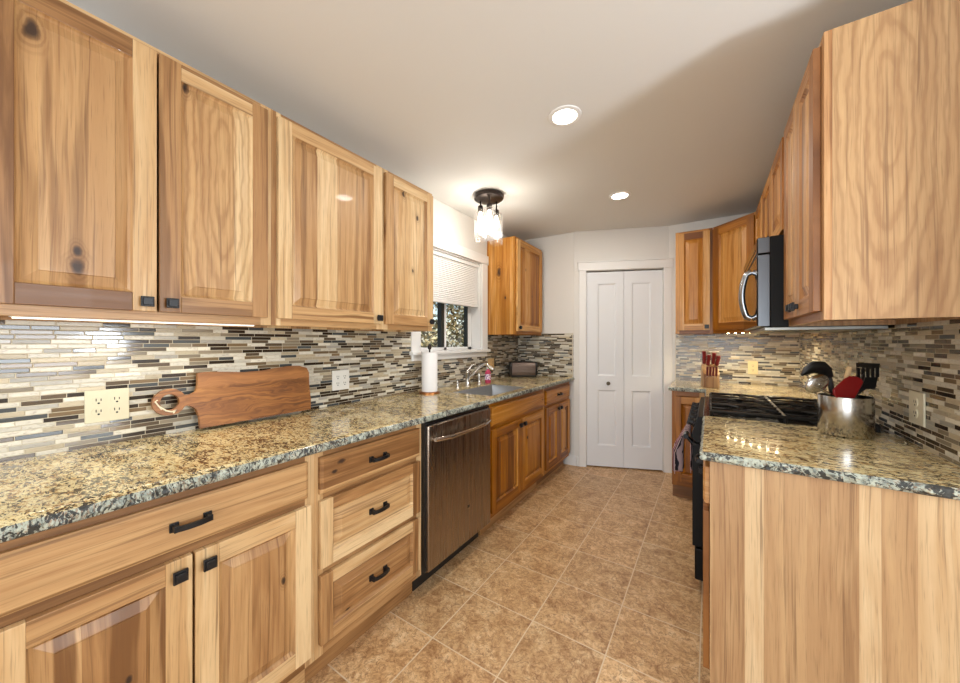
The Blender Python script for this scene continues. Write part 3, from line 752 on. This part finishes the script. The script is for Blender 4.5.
tess = tessellate_polygon([[Vector((x, z, 0)) for x, z in pts], [Vector((x, z, 0)) for x, z in hole[::-1]]])
for y in (-.02, 0):
    for tri in tess: m.poly([(allp[i][0], y, allp[i][1]) for i in tri])
for loop in (pts, hole):
    for i in range(len(loop)):
        a, b = loop[i], loop[(i + 1) % len(loop)]; m.poly([(a[0], -.02, a[1]), (b[0], -.02, b[1]), (b[0], 0, b[1]), (a[0], 0, a[1])])
bmesh.ops.remove_doubles(bm, verts=bm.verts, dist=1e-5)
nb = NT('walnut_board'); x, y, z = nb.sep(nb.obj())
w_ = nb.noise(nb.comb(nb.math('MULTIPLY', x, 4), nb.math('MULTIPLY', z, 14), y), 1, 3)
rg = nb.noise(nb.comb(nb.math('MULTIPLY', x, 3), nb.math('ADD', nb.math('MULTIPLY', z, 70), nb.math('MULTIPLY', w_, 10)), 0), 1, 4, .6)
col = nb.ramp(rg, [(.3, srgb(88, 50, 20)), (.5, srgb(140, 88, 40)), (.7, srgb(174, 118, 58))])
col = nb.mix(nb.step(z, .165, .18, 0, .35), col, srgb(196, 136, 82)); col = nb.mix(nb.step(z, .205, .225, 0, .5), col, srgb(100, 56, 28))
nb.bump(rg, .1, .001)
bo = m.build('board', nb.out(col, .42), cb, rot=(R(-8), 0, 0), smooth=30)
m = M(); m.tube([(.010, -.0215, .100), (-.008, -.023, .133), (-.001, -.021, .138)], .0025, 8); m.tube([(.004, -.0225, .112), (.022, -.025, .094), (.040, -.024, .087)], .0028, 8); m.tube([(.040, -.024, .087), (.052, -.0225, .092), (.044, -.0225, .081)], .003, 8)
m.build('twine_loop', plain('cotton_twine', (226, 214, 186), .9), cb, rot=(R(-8), 0, 0))

# ------------------------------------------------------------------ outlets
def outlet(label, loc, rz, gangs, rgb, w=None, kinds=None):
    w = w or (.07 if gangs == 1 else .112); h = .115
    root = thing('outlet', label, 'outlet', loc, rz, 'wall outlets on the mosaic tile')
    pm = plain('plate_%d_%d_%d' % rgb, rgb, .35); dkm = plain('slot_black', (14, 14, 14), .7)
    m = M(); m.box(-w / 2, w / 2, -.006, -.0005, -h / 2, h / 2); m.build('plate', pm, root, bevel=.002)
    for g in range(gangs):
        cx_ = (g - (gangs - 1) / 2) * .046
        if kinds and kinds[g] == 's':
            m = M(); m.box(cx_ - .012, cx_ + .012, -.0075, -.0055, -.02, .02); m.box(cx_ - .004, cx_ + .004, -.016, -.007, -.002, .010); m.build('switch', pm, root, bevel=.001); continue
        for s in (-1, 1):
            cz = s * .0195
            m = M(); m.cyl((cx_, -.0085, cz), (cx_, -.005, cz), .0165, seg=20); o = m.build('socket', pm, root)
            m = M(); m.box(cx_ - .0075, cx_ - .0050, -.0090, -.0083, cz - .001, cz + .0085); m.box(cx_ + .0045, cx_ + .0070, -.0090, -.0083, cz - .001, cz + .0075); m.cyl((cx_, -.0090, cz - .0085), (cx_, -.0083, cz - .0085), .0032, seg=10)
            m.build('slot', dkm, o)
    return root
outlet('ivory double outlet plate between the counter edge and the cutting board handle', (TL, .318, 1.055), R(90), 2, (208, 200, 170))
outlet('white double outlet plate between the cutting board and the paper towel', (TL, 1.273, 1.058), R(90), 2, (232, 230, 222))
outlet('beige outlet plate on the tiles beside the faucet', (TL, 2.965, 1.06), R(90), 2, (222, 190, 138), kinds='so')
outlet('yellowish single outlet on the tiles to the side of the knife block', (.315, TYR, 1.055), 0, 1, (226, 208, 158))
outlet('ivory outlet plate on the tiles behind the utensil crock', (TR, 1.897, 1.048), R(-90), 1, (226, 220, 196), w=.108)

# ------------------------------------------------------------------ dishwasher
dw = thing('dishwasher', 'stainless steel dishwasher between the drawers and the sink cabinet', 'dishwasher', (-1.185, 1.307, 0), R(90))
W = .610
bx('tub', (.008, W - .008, .03, .58, .14, .874), black, dw)
m = M(); m.box(.011, W - .008, -.012, .028, .128, .861); m.build('door', steel_v, dw, bevel=.006, seg=3)
bx('control_strip', (.011, W - .008, -.002, .028, .8625, .876), plain('gloss_black', (18, 18, 20), .2), dw)
bx('toe_panel', (.002, W - .004, .085, .10, .005, .135), black, dw)
bx('side_gasket', (.0005, .0105, .004, .028, .128, .876), black, dw, bevel=0)
m = M()
pth = [(.05 + .515 * i / 16, -.012 - .045 * min(1, math.sin(math.pi * i / 16) * 1.25 + .32), .787) for i in range(17)]
m.tube(pth, .0105, 12, flat=1.25); 
for i in (0, 16): m.cyl((pth[i][0], -.0125, .787), (pth[i][0], pth[i][1], .787), .010, seg=14)
m.build('handle', chrome, dw)
m = M(); m.box(W / 2 - .012 + .05, W / 2 + .012 + .05, -.0148, -.0122, .318, .342, 0); m.box(W / 2 - .009 + .05, W / 2 + .009 + .05, -.0153, -.0147, .321, .339, 1)
m.build('badge', [chrome, black], dw)

# ------------------------------------------------------------------ right run
ep = wood('v', -.04, .12, 9, (), boards=[(0, .62), (.012, .70), (.10, .14), (.146, .58), (.25, .66), (.357, .16), (.402, .54), (.467, .26), (.54, .36)], fixed=True, ring=.7, sat=.93)
SAT[0] = 1.12
NR = base('hickory base cabinet with pale striped plywood end beside the range', (0.0, 2.079, 0), R(-90), .658, [.712], depth=.617, seed=11, tone=.2)
add_slab(NR, .02, .728, .62, .125, .25, .3); add_door(NR, .02, .155, .618, .545, .03, .5, dict(tone=.28, st=.4, rt=.4))
m = M(); m.box(0, .007, .0, .617, 0, ZG - .0015); e = m.build('end_panel', ep, NR, (.6585, 0, 0), smooth=0); e['label'] = 'pale striped hickory plywood end panel'
# far base cabinets
SAT[0] = 1.22  # warm light of the far end put into these cabinets' wood colour
FR = base('hickory base cabinet with a single door under the knife block beyond the range', (-.26, 3.262, 0), 0, .225, [], seed=12, depth=.606, tone=.1)
add_door(FR, .022, .155, .186, .685, .186 - .03, .60, dict(tone=.12, ps=.3), st=.045)
FC = base('hickory corner base cabinet tucked between the range and the far door', (0.0, 3.262, 0), R(-90), .402, [], seed=13, depth=.606, tone=.1)
add_door(FC, .03, .155, .34, .685, .31, .62, dict(tone=.1))
# wall units on the right
XR = .297
upside = wood('v', .15, .0, 21, (), boards=[(0, .42), (.57, .30), (.64, .36), (.76, .40), (.85, .62)], eye=(.72, 1.93), fixed=True, ring=.8, sat=.96)
SAT[0] = 1.05
R1 = upper('hickory wall cabinet with two doors and a broad plain end, above the utensil crock', (XR, 2.082, 0), R(-90), .582, UZ0, UZ1, depth=.327, seed=11, tone=.0, side=upside)
add_door(R1, .02, DZ0, .262, DZH, .262 - .03, .035, dict(tone=.02)); add_door(R1, .29, DZ0, .262, DZH, .03, .035, dict(tone=.02))
SAT[0] = 1.22  # same warm light painted into the wall units from here on
R2 = upper('short hickory wall cabinet with two doors right over the microwave', (XR, 2.847, 0), R(-90), .7635, 1.775, UZ1, depth=.327, seed=12, tone=.04)
add_door(R2, .02, 1.80, .355, .425, .325, .035, dict(tone=.05)); add_door(R2, .385, 1.80, .355, .425, .03, .035, dict(tone=.05))
R3 = upper('narrow hickory wall cabinet between the microwave and the corner cabinet', (XR, 3.281, 0), R(-90), .432, UZ0, UZ1, depth=.327, seed=13, tone=.06)
add_door(R3, .02, DZ0, .39, DZH, .36, .035, dict(tone=.08))
# diagonal corner
Rd = thing('wall_cabinet', 'diagonal corner hickory wall cabinet with one broad door next to the microwave', 'cabinet', (.0215, 3.560, 0), R(-45), 'honey hickory wall cabinets')
wd = math.hypot(XR - .0215, 3.560 - 3.2835)
sv, sh = wood('v', .05, .4, 131, sat=SAT[0]), wood('h', .1, .5, 131, bw=5, sat=SAT[0])
m = M(); ia = R(45)
def loc2(x, y):
    dx, dy = x - .0215, y - 3.560; return (dx * math.cos(ia) - dy * math.sin(ia), dx * math.sin(ia) + dy * math.cos(ia))
poly5 = [loc2(.0222, 3.562), loc2(XR + .001, 3.2845), loc2(WR - .011, 3.2845), loc2(WR - .011, YR - .011), loc2(.0222, YR - .011)]
for z0, z1 in ((UZ0 + .02, UZ1 + .0),):
    A = [(x, y + (.0195 if i < 2 else 0), z0) for i, (x, y) in enumerate(poly5)]; Bq = [(x, y, z1) for x, y, _ in A]
    m.poly(A); m.poly(Bq[::-1])
    for i in range(5):
        j = (i + 1) % 5; m.poly((A[i], Bq[i], Bq[j], A[j]))
m.build('body', sv, Rd, smooth=0)
f = frame_mesh(wd, UZ0, UZ1, [(.001, .03), (wd - .03, wd - .001)], [(.001, wd - .001, UZ0 + .0001, UZ0 + .04), (.001, wd - .001, UZ1 - .05, UZ1 - .0001)]); f.build('face_frame', [sv, sh], Rd, bevel=.001, smooth=0)
add_door(Rd, .016, DZ0, wd - .034, DZH, wd - .034 - .03, .035, dict(tone=.04, pt=-.02))
RA = upper('narrow hickory wall cabinet over the knife block next to the pantry door', (-.256, 3.560, 0), 0, .2765, UZ0, UZ1, depth=.318, seed=14, tone=.1, stiles=[(0, .03), (.2465, .2765)])
add_door(RA, .018, DZ0, .238, DZH, .238 - .022, .03, dict(tone=.14, pt=.1), st=.05)

# ------------------------------------------------------------------ microwave
dgrey = plain('dark_slate_steel', (92, 94, 98), .32, .9); gblack = plain('gloss_black', (14, 14, 16), .22)
mw = thing('microwave', 'black over the range microwave with curved steel handle, hung under the short cabinet', 'microwave', (.184, 2.843, 0), R(-90))
W = .756
bx('case', (0, W, .0485, .434, 1.352, 1.772), plain('microwave_case', (11, 10, 10), .5, spec=.2), mw, bevel=.003)
mglass = plain('microwave_glass', (14, 14, 15), .06); slate = plain('dark_slate_steel', (92, 94, 98), .32, .9)
m = M(); m.box(0, W, .004, .048, 1.355, 1.690, 0); m.box(.003, W - .003, 0, .0039, 1.358, 1.687, 1); m.build('door', [slate, mglass], mw, bevel=.002)
m = M(); m.box(0, W, .004, .048, 1.697, 1.770, 0); m.box(.003, W - .003, 0, .0039, 1.70, 1.767, 1); m.build('vent_panel', [slate, mglass], mw, bevel=.002)
m = M()
for i in range(12): m.box(.05 + .055 * i, .09 + .055 * i, -.001, .003, 1.72, 1.728)
m.build('vent_slots', gblack, mw)
m = M(); hx = W - .24
hp = [(hx, -.002, 1.650)] + [(hx, -.002 - .040 * math.sin(math.pi * (.12 + .76 * i / 14)) ** .7, 1.640 - .225 * i / 14) for i in range(15)] + [(hx, -.002, 1.405)]
m.tube(hp, .0125, 12, flat=1.3); m.build('handle', plain('handle_steel', (150, 152, 156), .22, 1), mw)
m = M(); m.box(.02, W - .02, .03, .425, 1.336, 1.3515, 0); m.box(.12, .34, .08, .24, 1.333, 1.337, 1); m.box(.42, .64, .08, .24, 1.333, 1.337, 1); m.build('underside_filter', [plain('filter_metal', (140, 138, 132), .35, 1), dgrey], mw, bevel=.002)

# ------------------------------------------------------------------ range
rg_ = thing('range', 'black gas range with cast iron grates between the two right hand countertops', 'stove', (-.03, 2.849, 0), R(-90))
W = .764
bx('body', (.002, W - .002, .012, .645, .03, .893), plain('range_black', (12, 12, 13), .6, spec=.15), rg_, bevel=.003)
rdoor = plain('range_door_black', (12, 12, 13), .45, spec=.2)
bx('storage_drawer', (.004, W - .004, -.035, .0115, .075, .235), rdoor, rg_, bevel=.006)
m = M(); m.box(.004, W - .004, -.045, .0115, .245, .765, 0); m.box(.12, W - .12, -.047, -.044, .36, .62, 1); m.build('oven_door', [rdoor, plain('oven_glass', (10, 10, 12), .06)], rg_, bevel=.006)
m = M(); m.tube([(.05, -.076, .785), (W - .05, -.076, .785)], .0125, 14)
for xx in (.07, W - .07): m.cyl((xx, -.04, .745), (xx, -.074, .783), .010, seg=12)
m.build('handle', plain('handle_dark', (40, 42, 46), .25, .9), rg_)
m = M(); A = [(-.03, .775), (-.05, .80), (-.02, .905), (.03, .905), (.03, .775)]
m.bm.free(); m = M()
P0 = [(.004, y, z) for y, z in A]; P1 = [(W - .004, y, z) for y, z in A]
m.poly(P0); m.poly(P1[::-1])
for i in range(5):
    j = (i + 1) % 5; m.poly((P0[i], P1[i], P1[j], P0[j]))
m.build('control_panel', rdoor, rg_, bevel=.003)
for i, xx in enumerate((.09, .23, .382, .53, .67)):
    m = M(); m.lathe([(.024, 0), (.024, .006), (.019, .010), (.017, .028), (.014, .031), (0, .031)], seg=20); m.box(-.004, .004, -.016, .016, .03, .037)
    m.build('knob', knob_m, rg_, (xx, -.036, .852), (R(74), 0, 0))
m = M(); m.box(.0, W, .0, .645, .8935, .912); m.build('cooktop', plain('cooktop_enamel', (20, 20, 21), .15), rg_, bevel=.004)
iron = plain('cast_iron', (18, 18, 19), .28)
for bx_, by_, br in ((.16, .17, .045), (.16, .47, .035), (.60, .17, .05), (.60, .47, .035), (.382, .32, .05)):
    m = M(); m.lathe([(br + .012, 0), (br + .010, .008), (br, .009), (br, .016), (br * .8, .019), (0, .019)], (bx_, by_, .9125), 24); m.build('burner', iron, rg_)
for k, (xa, xb) in enumerate(((.015, .262), (.268, .496), (.502, .749))):
    m = M(); ya, yb = .035, .61; r = .0075; z = .937
    m.tube([(xa + .01, ya, z), (xb - .01, ya, z), (xb - .01, yb, z), (xa + .01, yb, z)], r, 8, closed=True)
    xm = (xa + xb) / 2
    for yc in (.17, .47):
        for sx in (-1, 1):
            xe = xm + sx * ((xb - xa) / 2 - .01)
            m.tube([(xe, yc - .12, z), (xe - sx * .035, yc - .07, z + .006), (xe - sx * .065, yc - .03, z + .006), (xm + sx * .03, yc - .015, z + .004)], r * .85, 8)
            m.tube([(xe, yc + .12, z), (xe - sx * .035, yc + .07, z + .006), (xe - sx * .065, yc + .03, z + .006), (xm + sx * .03, yc + .015, z + .004)], r * .85, 8)
    m.tube([(xa + .012, .32, z), (xb - .012, .32, z)], r, 8)
    for sx in (-1, 1): m.tube([(xm + sx * .02, ya, z), (xm + sx * .06, .11, z + .004), (xm + sx * .085, .20, z + .006), (xm + sx * .03, .32, z), (xm + sx * .085, .42, z + .006), (xm + sx * .06, .53, z + .004), (xm + sx * .02, yb, z)], r * .85, 8)
    for xx in (xa + .012, xb - .012):
        for yy in (ya, .32, yb): m.cyl((xx, yy, .9125), (xx, yy, z), .008, seg=8)
    m.build('grate', iron, rg_)

# dish towel over the range handle
tw = NT('towel_cloth'); x, y, z = tw.sep(tw.obj())
tcol = tw.ramp(tw.math('FRACT', tw.math('MULTIPLY', tw.math('ADD', y, tw.math('MULTIPLY', tw.noise(tw.obj(), 14, 2), .02)), 22)), [(0, srgb(196, 168, 168)), (.2, srgb(34, 30, 38)), (.52, srgb(176, 132, 140)), (.62, srgb(104, 50, 64)), (.74, srgb(206, 188, 186)), (.84, srgb(38, 34, 44))], 'CONSTANT')
tw.bump(tw.noise(tw.obj(), 300, 2), .3, .001)
m = M(); rows = 34; cols = 18; grid = []
for i in range(rows + 1):
    t = i / rows; s = t * .50 - .24                       # drape length
    row = []
    for j in range(cols + 1):
        u = j / cols; yy = 2.225 + .17 * u; wob = .022 * math.sin(u * 15) + .010 * math.sin(u * 31 + 2)
        if abs(s) < .022: a = s / .022 * math.pi / 2; x_ = -.106 - .0165 * math.sin(a); zz = .785 + .0165 * math.cos(a)
        else:
            dn = abs(s) - .022; sgn = 1 if s > 0 else -1; fl = min(1, dn / .12)
            x_ = -.106 - sgn * .0165 - (sgn * .004 + wob * (1 if sgn > 0 else .3)) * fl - (.030 * fl if sgn > 0 else -.003 * fl)
            zz = .785 - dn + .012 * math.sin(u * 9) * fl
        row.append(m.bm.verts.new((x_, yy, zz)))
    grid.append(row)
for i in range(rows):
    for j in range(cols): m.bm.faces.new((grid[i][j], grid[i][j + 1], grid[i + 1][j + 1], grid[i + 1][j]))
o = m.build('dish_towel', tw.out(tcol, .9), smooth=180); so = o.modifiers.new('solid', 'SOLIDIFY'); so.thickness = .003
tag(o, 'pink and black striped dish towel hanging over the range door handle', 'towel')

# ------------------------------------------------------------------ knife block with knives
kb = thing('knife_block', 'pale wooden knife block standing on the far counter beside the pantry', 'knife block', (.0, 3.44, ZT), R(8))
kw = wood('v', .02, .2, 55, bw=20); 
m = M(); o5 = [(-.075, 0), (.065, 0), (.065, .155), (.02, .185), (-.075, .105)]
A = [(-.055, y, z) for y, z in o5]; Bq = [(.055, y, z) for y, z in o5]
m.poly(A); m.poly(Bq[::-1])
for i in range(5):
    j = (i + 1) % 5; m.poly((A[i], Bq[i], Bq[j], A[j]))
m.build('block', kw, kb, bevel=.004)
bx('front_step', (-.04, .04, -.098, -.0755, 0, .085), kw, kb, bevel=.003)
red_h = plain('red_handle', (118, 16, 22), .35); steel_p = plain('polished_steel', (200, 200, 200), .18, 1)
kn = [('red handled knife standing leftmost of the four large ones in the knife block', -.036, .03, .185, .105, -4), ('red handled knife second from left of the four large ones in the block', -.014, .02, .175, .085, 1),
      ('red handled knife third from left of the four large ones in the block', .020, .03, .185, .092, 2), ('red handled knife rightmost of the four large ones, tilted in the knife block', .042, .02, .172, .08, 6)]
for lab_, kx, ky, kz, L, tilt in kn:
    k = thing('kitchen_knife', lab_, 'knife', kb.matrix_basis @ Vector((kx, ky, kz - .035)), R(8), 'red handled knives in the knife block')
    rot = (R(28), R(tilt), 0)
    m = M(); m.box(-.001, .001, -.010, .010, -.05, .045); m.build('blade', steel_p, k, rot=rot, smooth=0)
    m = M(); m.tube([(0, 0, .0455), (0, .002, .05 + L * .3), (0, -.002, .05 + L * .7), (0, .006, .05 + L)], [.0105, .011, .010, .0125], 10, flat=1.35); m.build('handle', red_h, k, rot=rot)
for i in range(4):
    kx = -.03 + .02 * i
    k = thing('steak_knife', 'slim dark red steak knife in the front step of the knife block', 'knife', kb.matrix_basis @ Vector((kx, -.087, .085)), R(8), 'steak knives in the front of the block')
    m = M(); m.box(-.0008, .0008, -.006, .006, -.03, .012); m.build('blade', steel_p, k, smooth=0)
    m = M(); m.tube([(0, 0, .0125), (0, .001, .045), (0, .003, .085)], [.006, .0065, .007], 8, flat=1.3); m.build('handle', plain('dark_red_handle', (96, 20, 26), .35), k, rot=(R(8), 0, 0))

# ------------------------------------------------------------------ utensil crock
CX, CY, CR, CH = .450, 1.965, .080, .155
m = M(); m.lathe([(0, .001), (CR - .004, .001), (CR, .005), (CR, CH - .003), (CR - .001, CH), (CR - .004, CH - .002), (CR - .004, .006), (0, .006)], seg=64)
cr_m = steel('crock_steel', (196, 192, 186), .14, 2, bs=.02)
tag(m.build('utensil_crock', cr_m, loc=(CX, CY, ZT), smooth=50), 'round stainless steel crock full of utensils on the granite counter', 'crock')
fwd = Vector((-math.sin(R(33.3)), math.cos(R(33.3)), 0))
blk = plain('black_nylon', (14, 14, 15), .45); redm = plain('red_silicone', (132, 10, 16), .4)
def tool(name, label, cat, f):
    o = bpy.data.objects.new(name, None); C.objects.link(o); o.location = Vector((CX, CY, ZT)) + fwd * f; o.rotation_euler = (0, 0, R(33.3))
    return tag(o, label, cat, 'kitchen utensils in the steel crock')
u = tool('ladle', 'black nylon ladle hooking out over the range side of the crock', 'ladle', .022)
m = M(); m.tube([(.03, 0, .012), (-.03, 0, .168), (-.036, 0, .204), (-.045, 0, .232)], .0065, 8, flat=1.4); m.build('handle', blk, u)
m = M(); m.tube([(-.042, 0, .226), (-.060, 0, .252), (-.084, 0, .266), (-.108, 0, .266), (-.132, 0, .254), (-.152, 0, .236)], [.009, .015, .019, .019, .014, .005], 14, flat=1.7); m.build('bowl', blk, u)
u = tool('serving_spoon', 'shiny steel serving spoon with a round bowl leaning under the black ladle', 'spoon', -.012)
m = M(); m.tube([(.02, 0, .012), (-.062, 0, .158), (-.104, 0, .180)], .004, 8, flat=1.5); m.build('handle', steel_p, u)
m = M(); prof = [(.038 * math.sin(math.pi / 2 * i / 8), -.016 * math.cos(math.pi / 2 * i / 8)) for i in range(9)]
m.lathe(prof, cap=False, mat=Matrix.Translation((-.128, -.004, .205)) @ Matrix.Rotation(R(48), 4, 'Y') @ Matrix.Rotation(R(-78), 4, 'X') @ Matrix.Diagonal((.9, 1.15, 1, 1))); o = m.build('bowl', steel_p, u); so = o.modifiers.new('solid', 'SOLIDIFY'); so.thickness = .0015
u = tool('spatula', 'red silicone spatula with a broad slanted blade at the front of the crock', 'spatula', -.036)
m = M(); m.cyl((.02, 0, .012), (-.03, 0, .15), .006); m.build('handle', plain('spatula_wood', (196, 150, 96), .5), u)
D = -.026
m = M(); m.prism([(x_ + D, z_) for x_, z_ in ((-.040, .148), (.018, .142), (.036, .172), (.058, .214), (.050, .227), (.030, .236), (.006, .236), (-.014, .226), (-.058, .184), (-.056, .165))], -.004, .004); m.build('blade', redm, u, bevel=.003)
u = tool('slotted_turner', 'black slotted turner standing upright at the wall side of the crock', 'turner', .034)
m = M(); m.tube([(.02, 0, .012), (.060, 0, .145), (.110, 0, .182)], .007, 8, flat=1.3); m.build('handle', blk, u)
D = .040
m = M(); m.prism([(.050 + D, .176), (.118 + D, .178), (.128 + D, .225), (.046 + D, .225)], -.002, .002); m.prism([(.043 + D, .266), (.1345 + D, .262), (.137 + D, .281), (.042 + D, .285)], -.002, .002)
for i in range(5):
    t = i / 4; xa = D + .0445 + (.1225 - .0445) * t; m.prism([(xa, .2251), (xa + .011, .2251), (xa + .011, .2635), (xa - .001, .2635)], -.002, .002)
m.build('blade', blk, u)
u = tool('wooden_spoon', 'pale wooden spoon handle rising behind the red spatula', 'spoon', .008)
m = M(); m.tube([(-.012, 0, .012), (.004, 0, .15), (.018, 0, .235), (.026, 0, .268)], [.006, .008, .009, .008], 10); m.build('handle', plain('pale_wood', (214, 182, 134), .6), u)
u = tool('slotted_spoon', 'black oval nylon spoon in front of the slotted turner', 'spoon', .018)
m = M(); m.tube([(.02, 0, .012), (.060, 0, .165)], .006, 8); m.build('handle', blk, u)
m = M(); m.tube([(.056, 0, .155), (.062, 0, .170), (.078, 0, .198), (.092, 0, .228), (.098, 0, .244)], [.008, .030, .043, .034, .008], 16, flat=.2); m.build('bowl', blk, u)

# ------------------------------------------------------------------ under-cabinet light bars
def led_bar(label, loc, rz, L):
    o = thing('light_bar', label, 'light', loc, rz, 'under cabinet light bars')
    m = M(); m.box(0, L, -.014, .014, .004, .016); m.build('housing', plain('bar_white', (236, 234, 228), .4), o, bevel=.002)
    return o
o = led_bar('white light bar under the double wall cabinet over the cutting board', (-1.56, .09, 1.347), R(90), .60)
m = M(); m.box(.005, .595, -.011, .011, 0, .0039); m.build('diffuser', emit('led_diffuser', (255, 246, 230), 1.1), o)
lamp('bar_light', 'AREA', (-1.56, .39, 1.345), 1.7, (1, .92, .76), (0, 0, R(90)), shape='RECTANGLE', size=.59, size_y=.02)
o = led_bar('white light bar under the diagonal corner wall cabinet', (.105, 3.62, 1.352), R(-45), .46)
em = emit('led_warm', (255, 226, 170), 40)
for i in range(7):
    xx = .46 * (i + .5) / 7
    m = M(); m.lathe([(0, 0), (.0085, 0), (.0085, .0035), (0, .0035)], (xx, 0, 0), 14); m.build('diode', em, o)
    lamp('diode_light', 'SPOT', (.105 + xx * .7071, 3.62 - xx * .7071, 1.350), 2.2, (1, .84, .56), (0, 0, 0), spot_size=R(160), spot_blend=.5, shadow_soft_size=.007)

# ------------------------------------------------------------------ ceiling lights
for i, (lx, ly, lb) in enumerate(((-.61, 1.705, 'larger looking round recessed ceiling light over the middle of the floor'), (-.585, 2.87, 'round recessed ceiling light in front of the pantry door'))):
    o = thing('recessed_light', lb, 'ceiling light', (lx, ly, ZC), 0, 'recessed ceiling lights')
    m = M(); m.lathe([(.058, -.0005), (.082, -.0005), (.080, -.005), (.062, -.008), (.058, -.004), (.058, -.0005)], seg=40); m.build('trim_ring', plain('lamp_trim_white', (240, 240, 238), .4), o)
    m = M(); m.lathe([(0, -.003), (.0575, -.003), (.0575, -.001), (0, -.001)], seg=40); m.build('lens', emit('lamp_lens', (255, 246, 230), 14), o)
    lamp('recessed_lamp', 'AREA', (lx, ly, ZC - .012), 7, (1, .96, .90), shape='DISK', size=.11)
pd = thing('ceiling_lamp', 'bronze semi flush ceiling lamp with three clear glass cylinders by the sink window', 'ceiling light', (-1.43, 2.30, ZC), R(30))
bronze = plain('oil_bronze', (52, 44, 40), .35, .8); gl_m = glass('lamp_glass', tint=(.97, .97, .97, 1), milk=.05); bulb_m = emit('bulb_glow', (255, 240, 215), 12)
m = M(); m.lathe([(0, -.001), (.108, -.001), (.112, -.006), (.112, -.034), (.106, -.038), (0, -.038)], seg=48); m.build('canopy', bronze, pd)
for k in range(3):
    t = R(120 * k + 35); cx_, cy_ = .072 * math.cos(t), .072 * math.sin(t); top = (-.105, -.075, -.10)[k]
    m = M(); m.cyl((cx_, cy_, -.026), (cx_, cy_, top), .006, seg=12); m.build('stem', bronze, pd)
    m = M(); m.lathe([(.019, 0), (.021, -.004), (.021, -.042), (.014, -.046), (0, -.046)], (cx_, cy_, top), 24); s = m.build('socket', bronze, pd)
    m = M(); m.lathe([(.0215, -.030), (.046, -.032), (.048, -.038), (.048, -.272)], (cx_, cy_, top), 40, cap=False); g = m.build('glass_shade', gl_m, pd)
    m = M(); m.lathe([(.009, -.046), (.010, -.06), (.018, -.085), (.022, -.108), (.018, -.13), (.009, -.142), (0, -.144)], (cx_, cy_, top), 24); m.build('bulb', bulb_m, pd)
    wp = Matrix.Translation(pd.location) @ Matrix.Rotation(R(30), 4, 'Z') @ Vector((cx_, cy_, top - .18))
    lamp('bulb_light', 'POINT', wp, 2.4, (1, .94, .85), shadow_soft_size=.02)
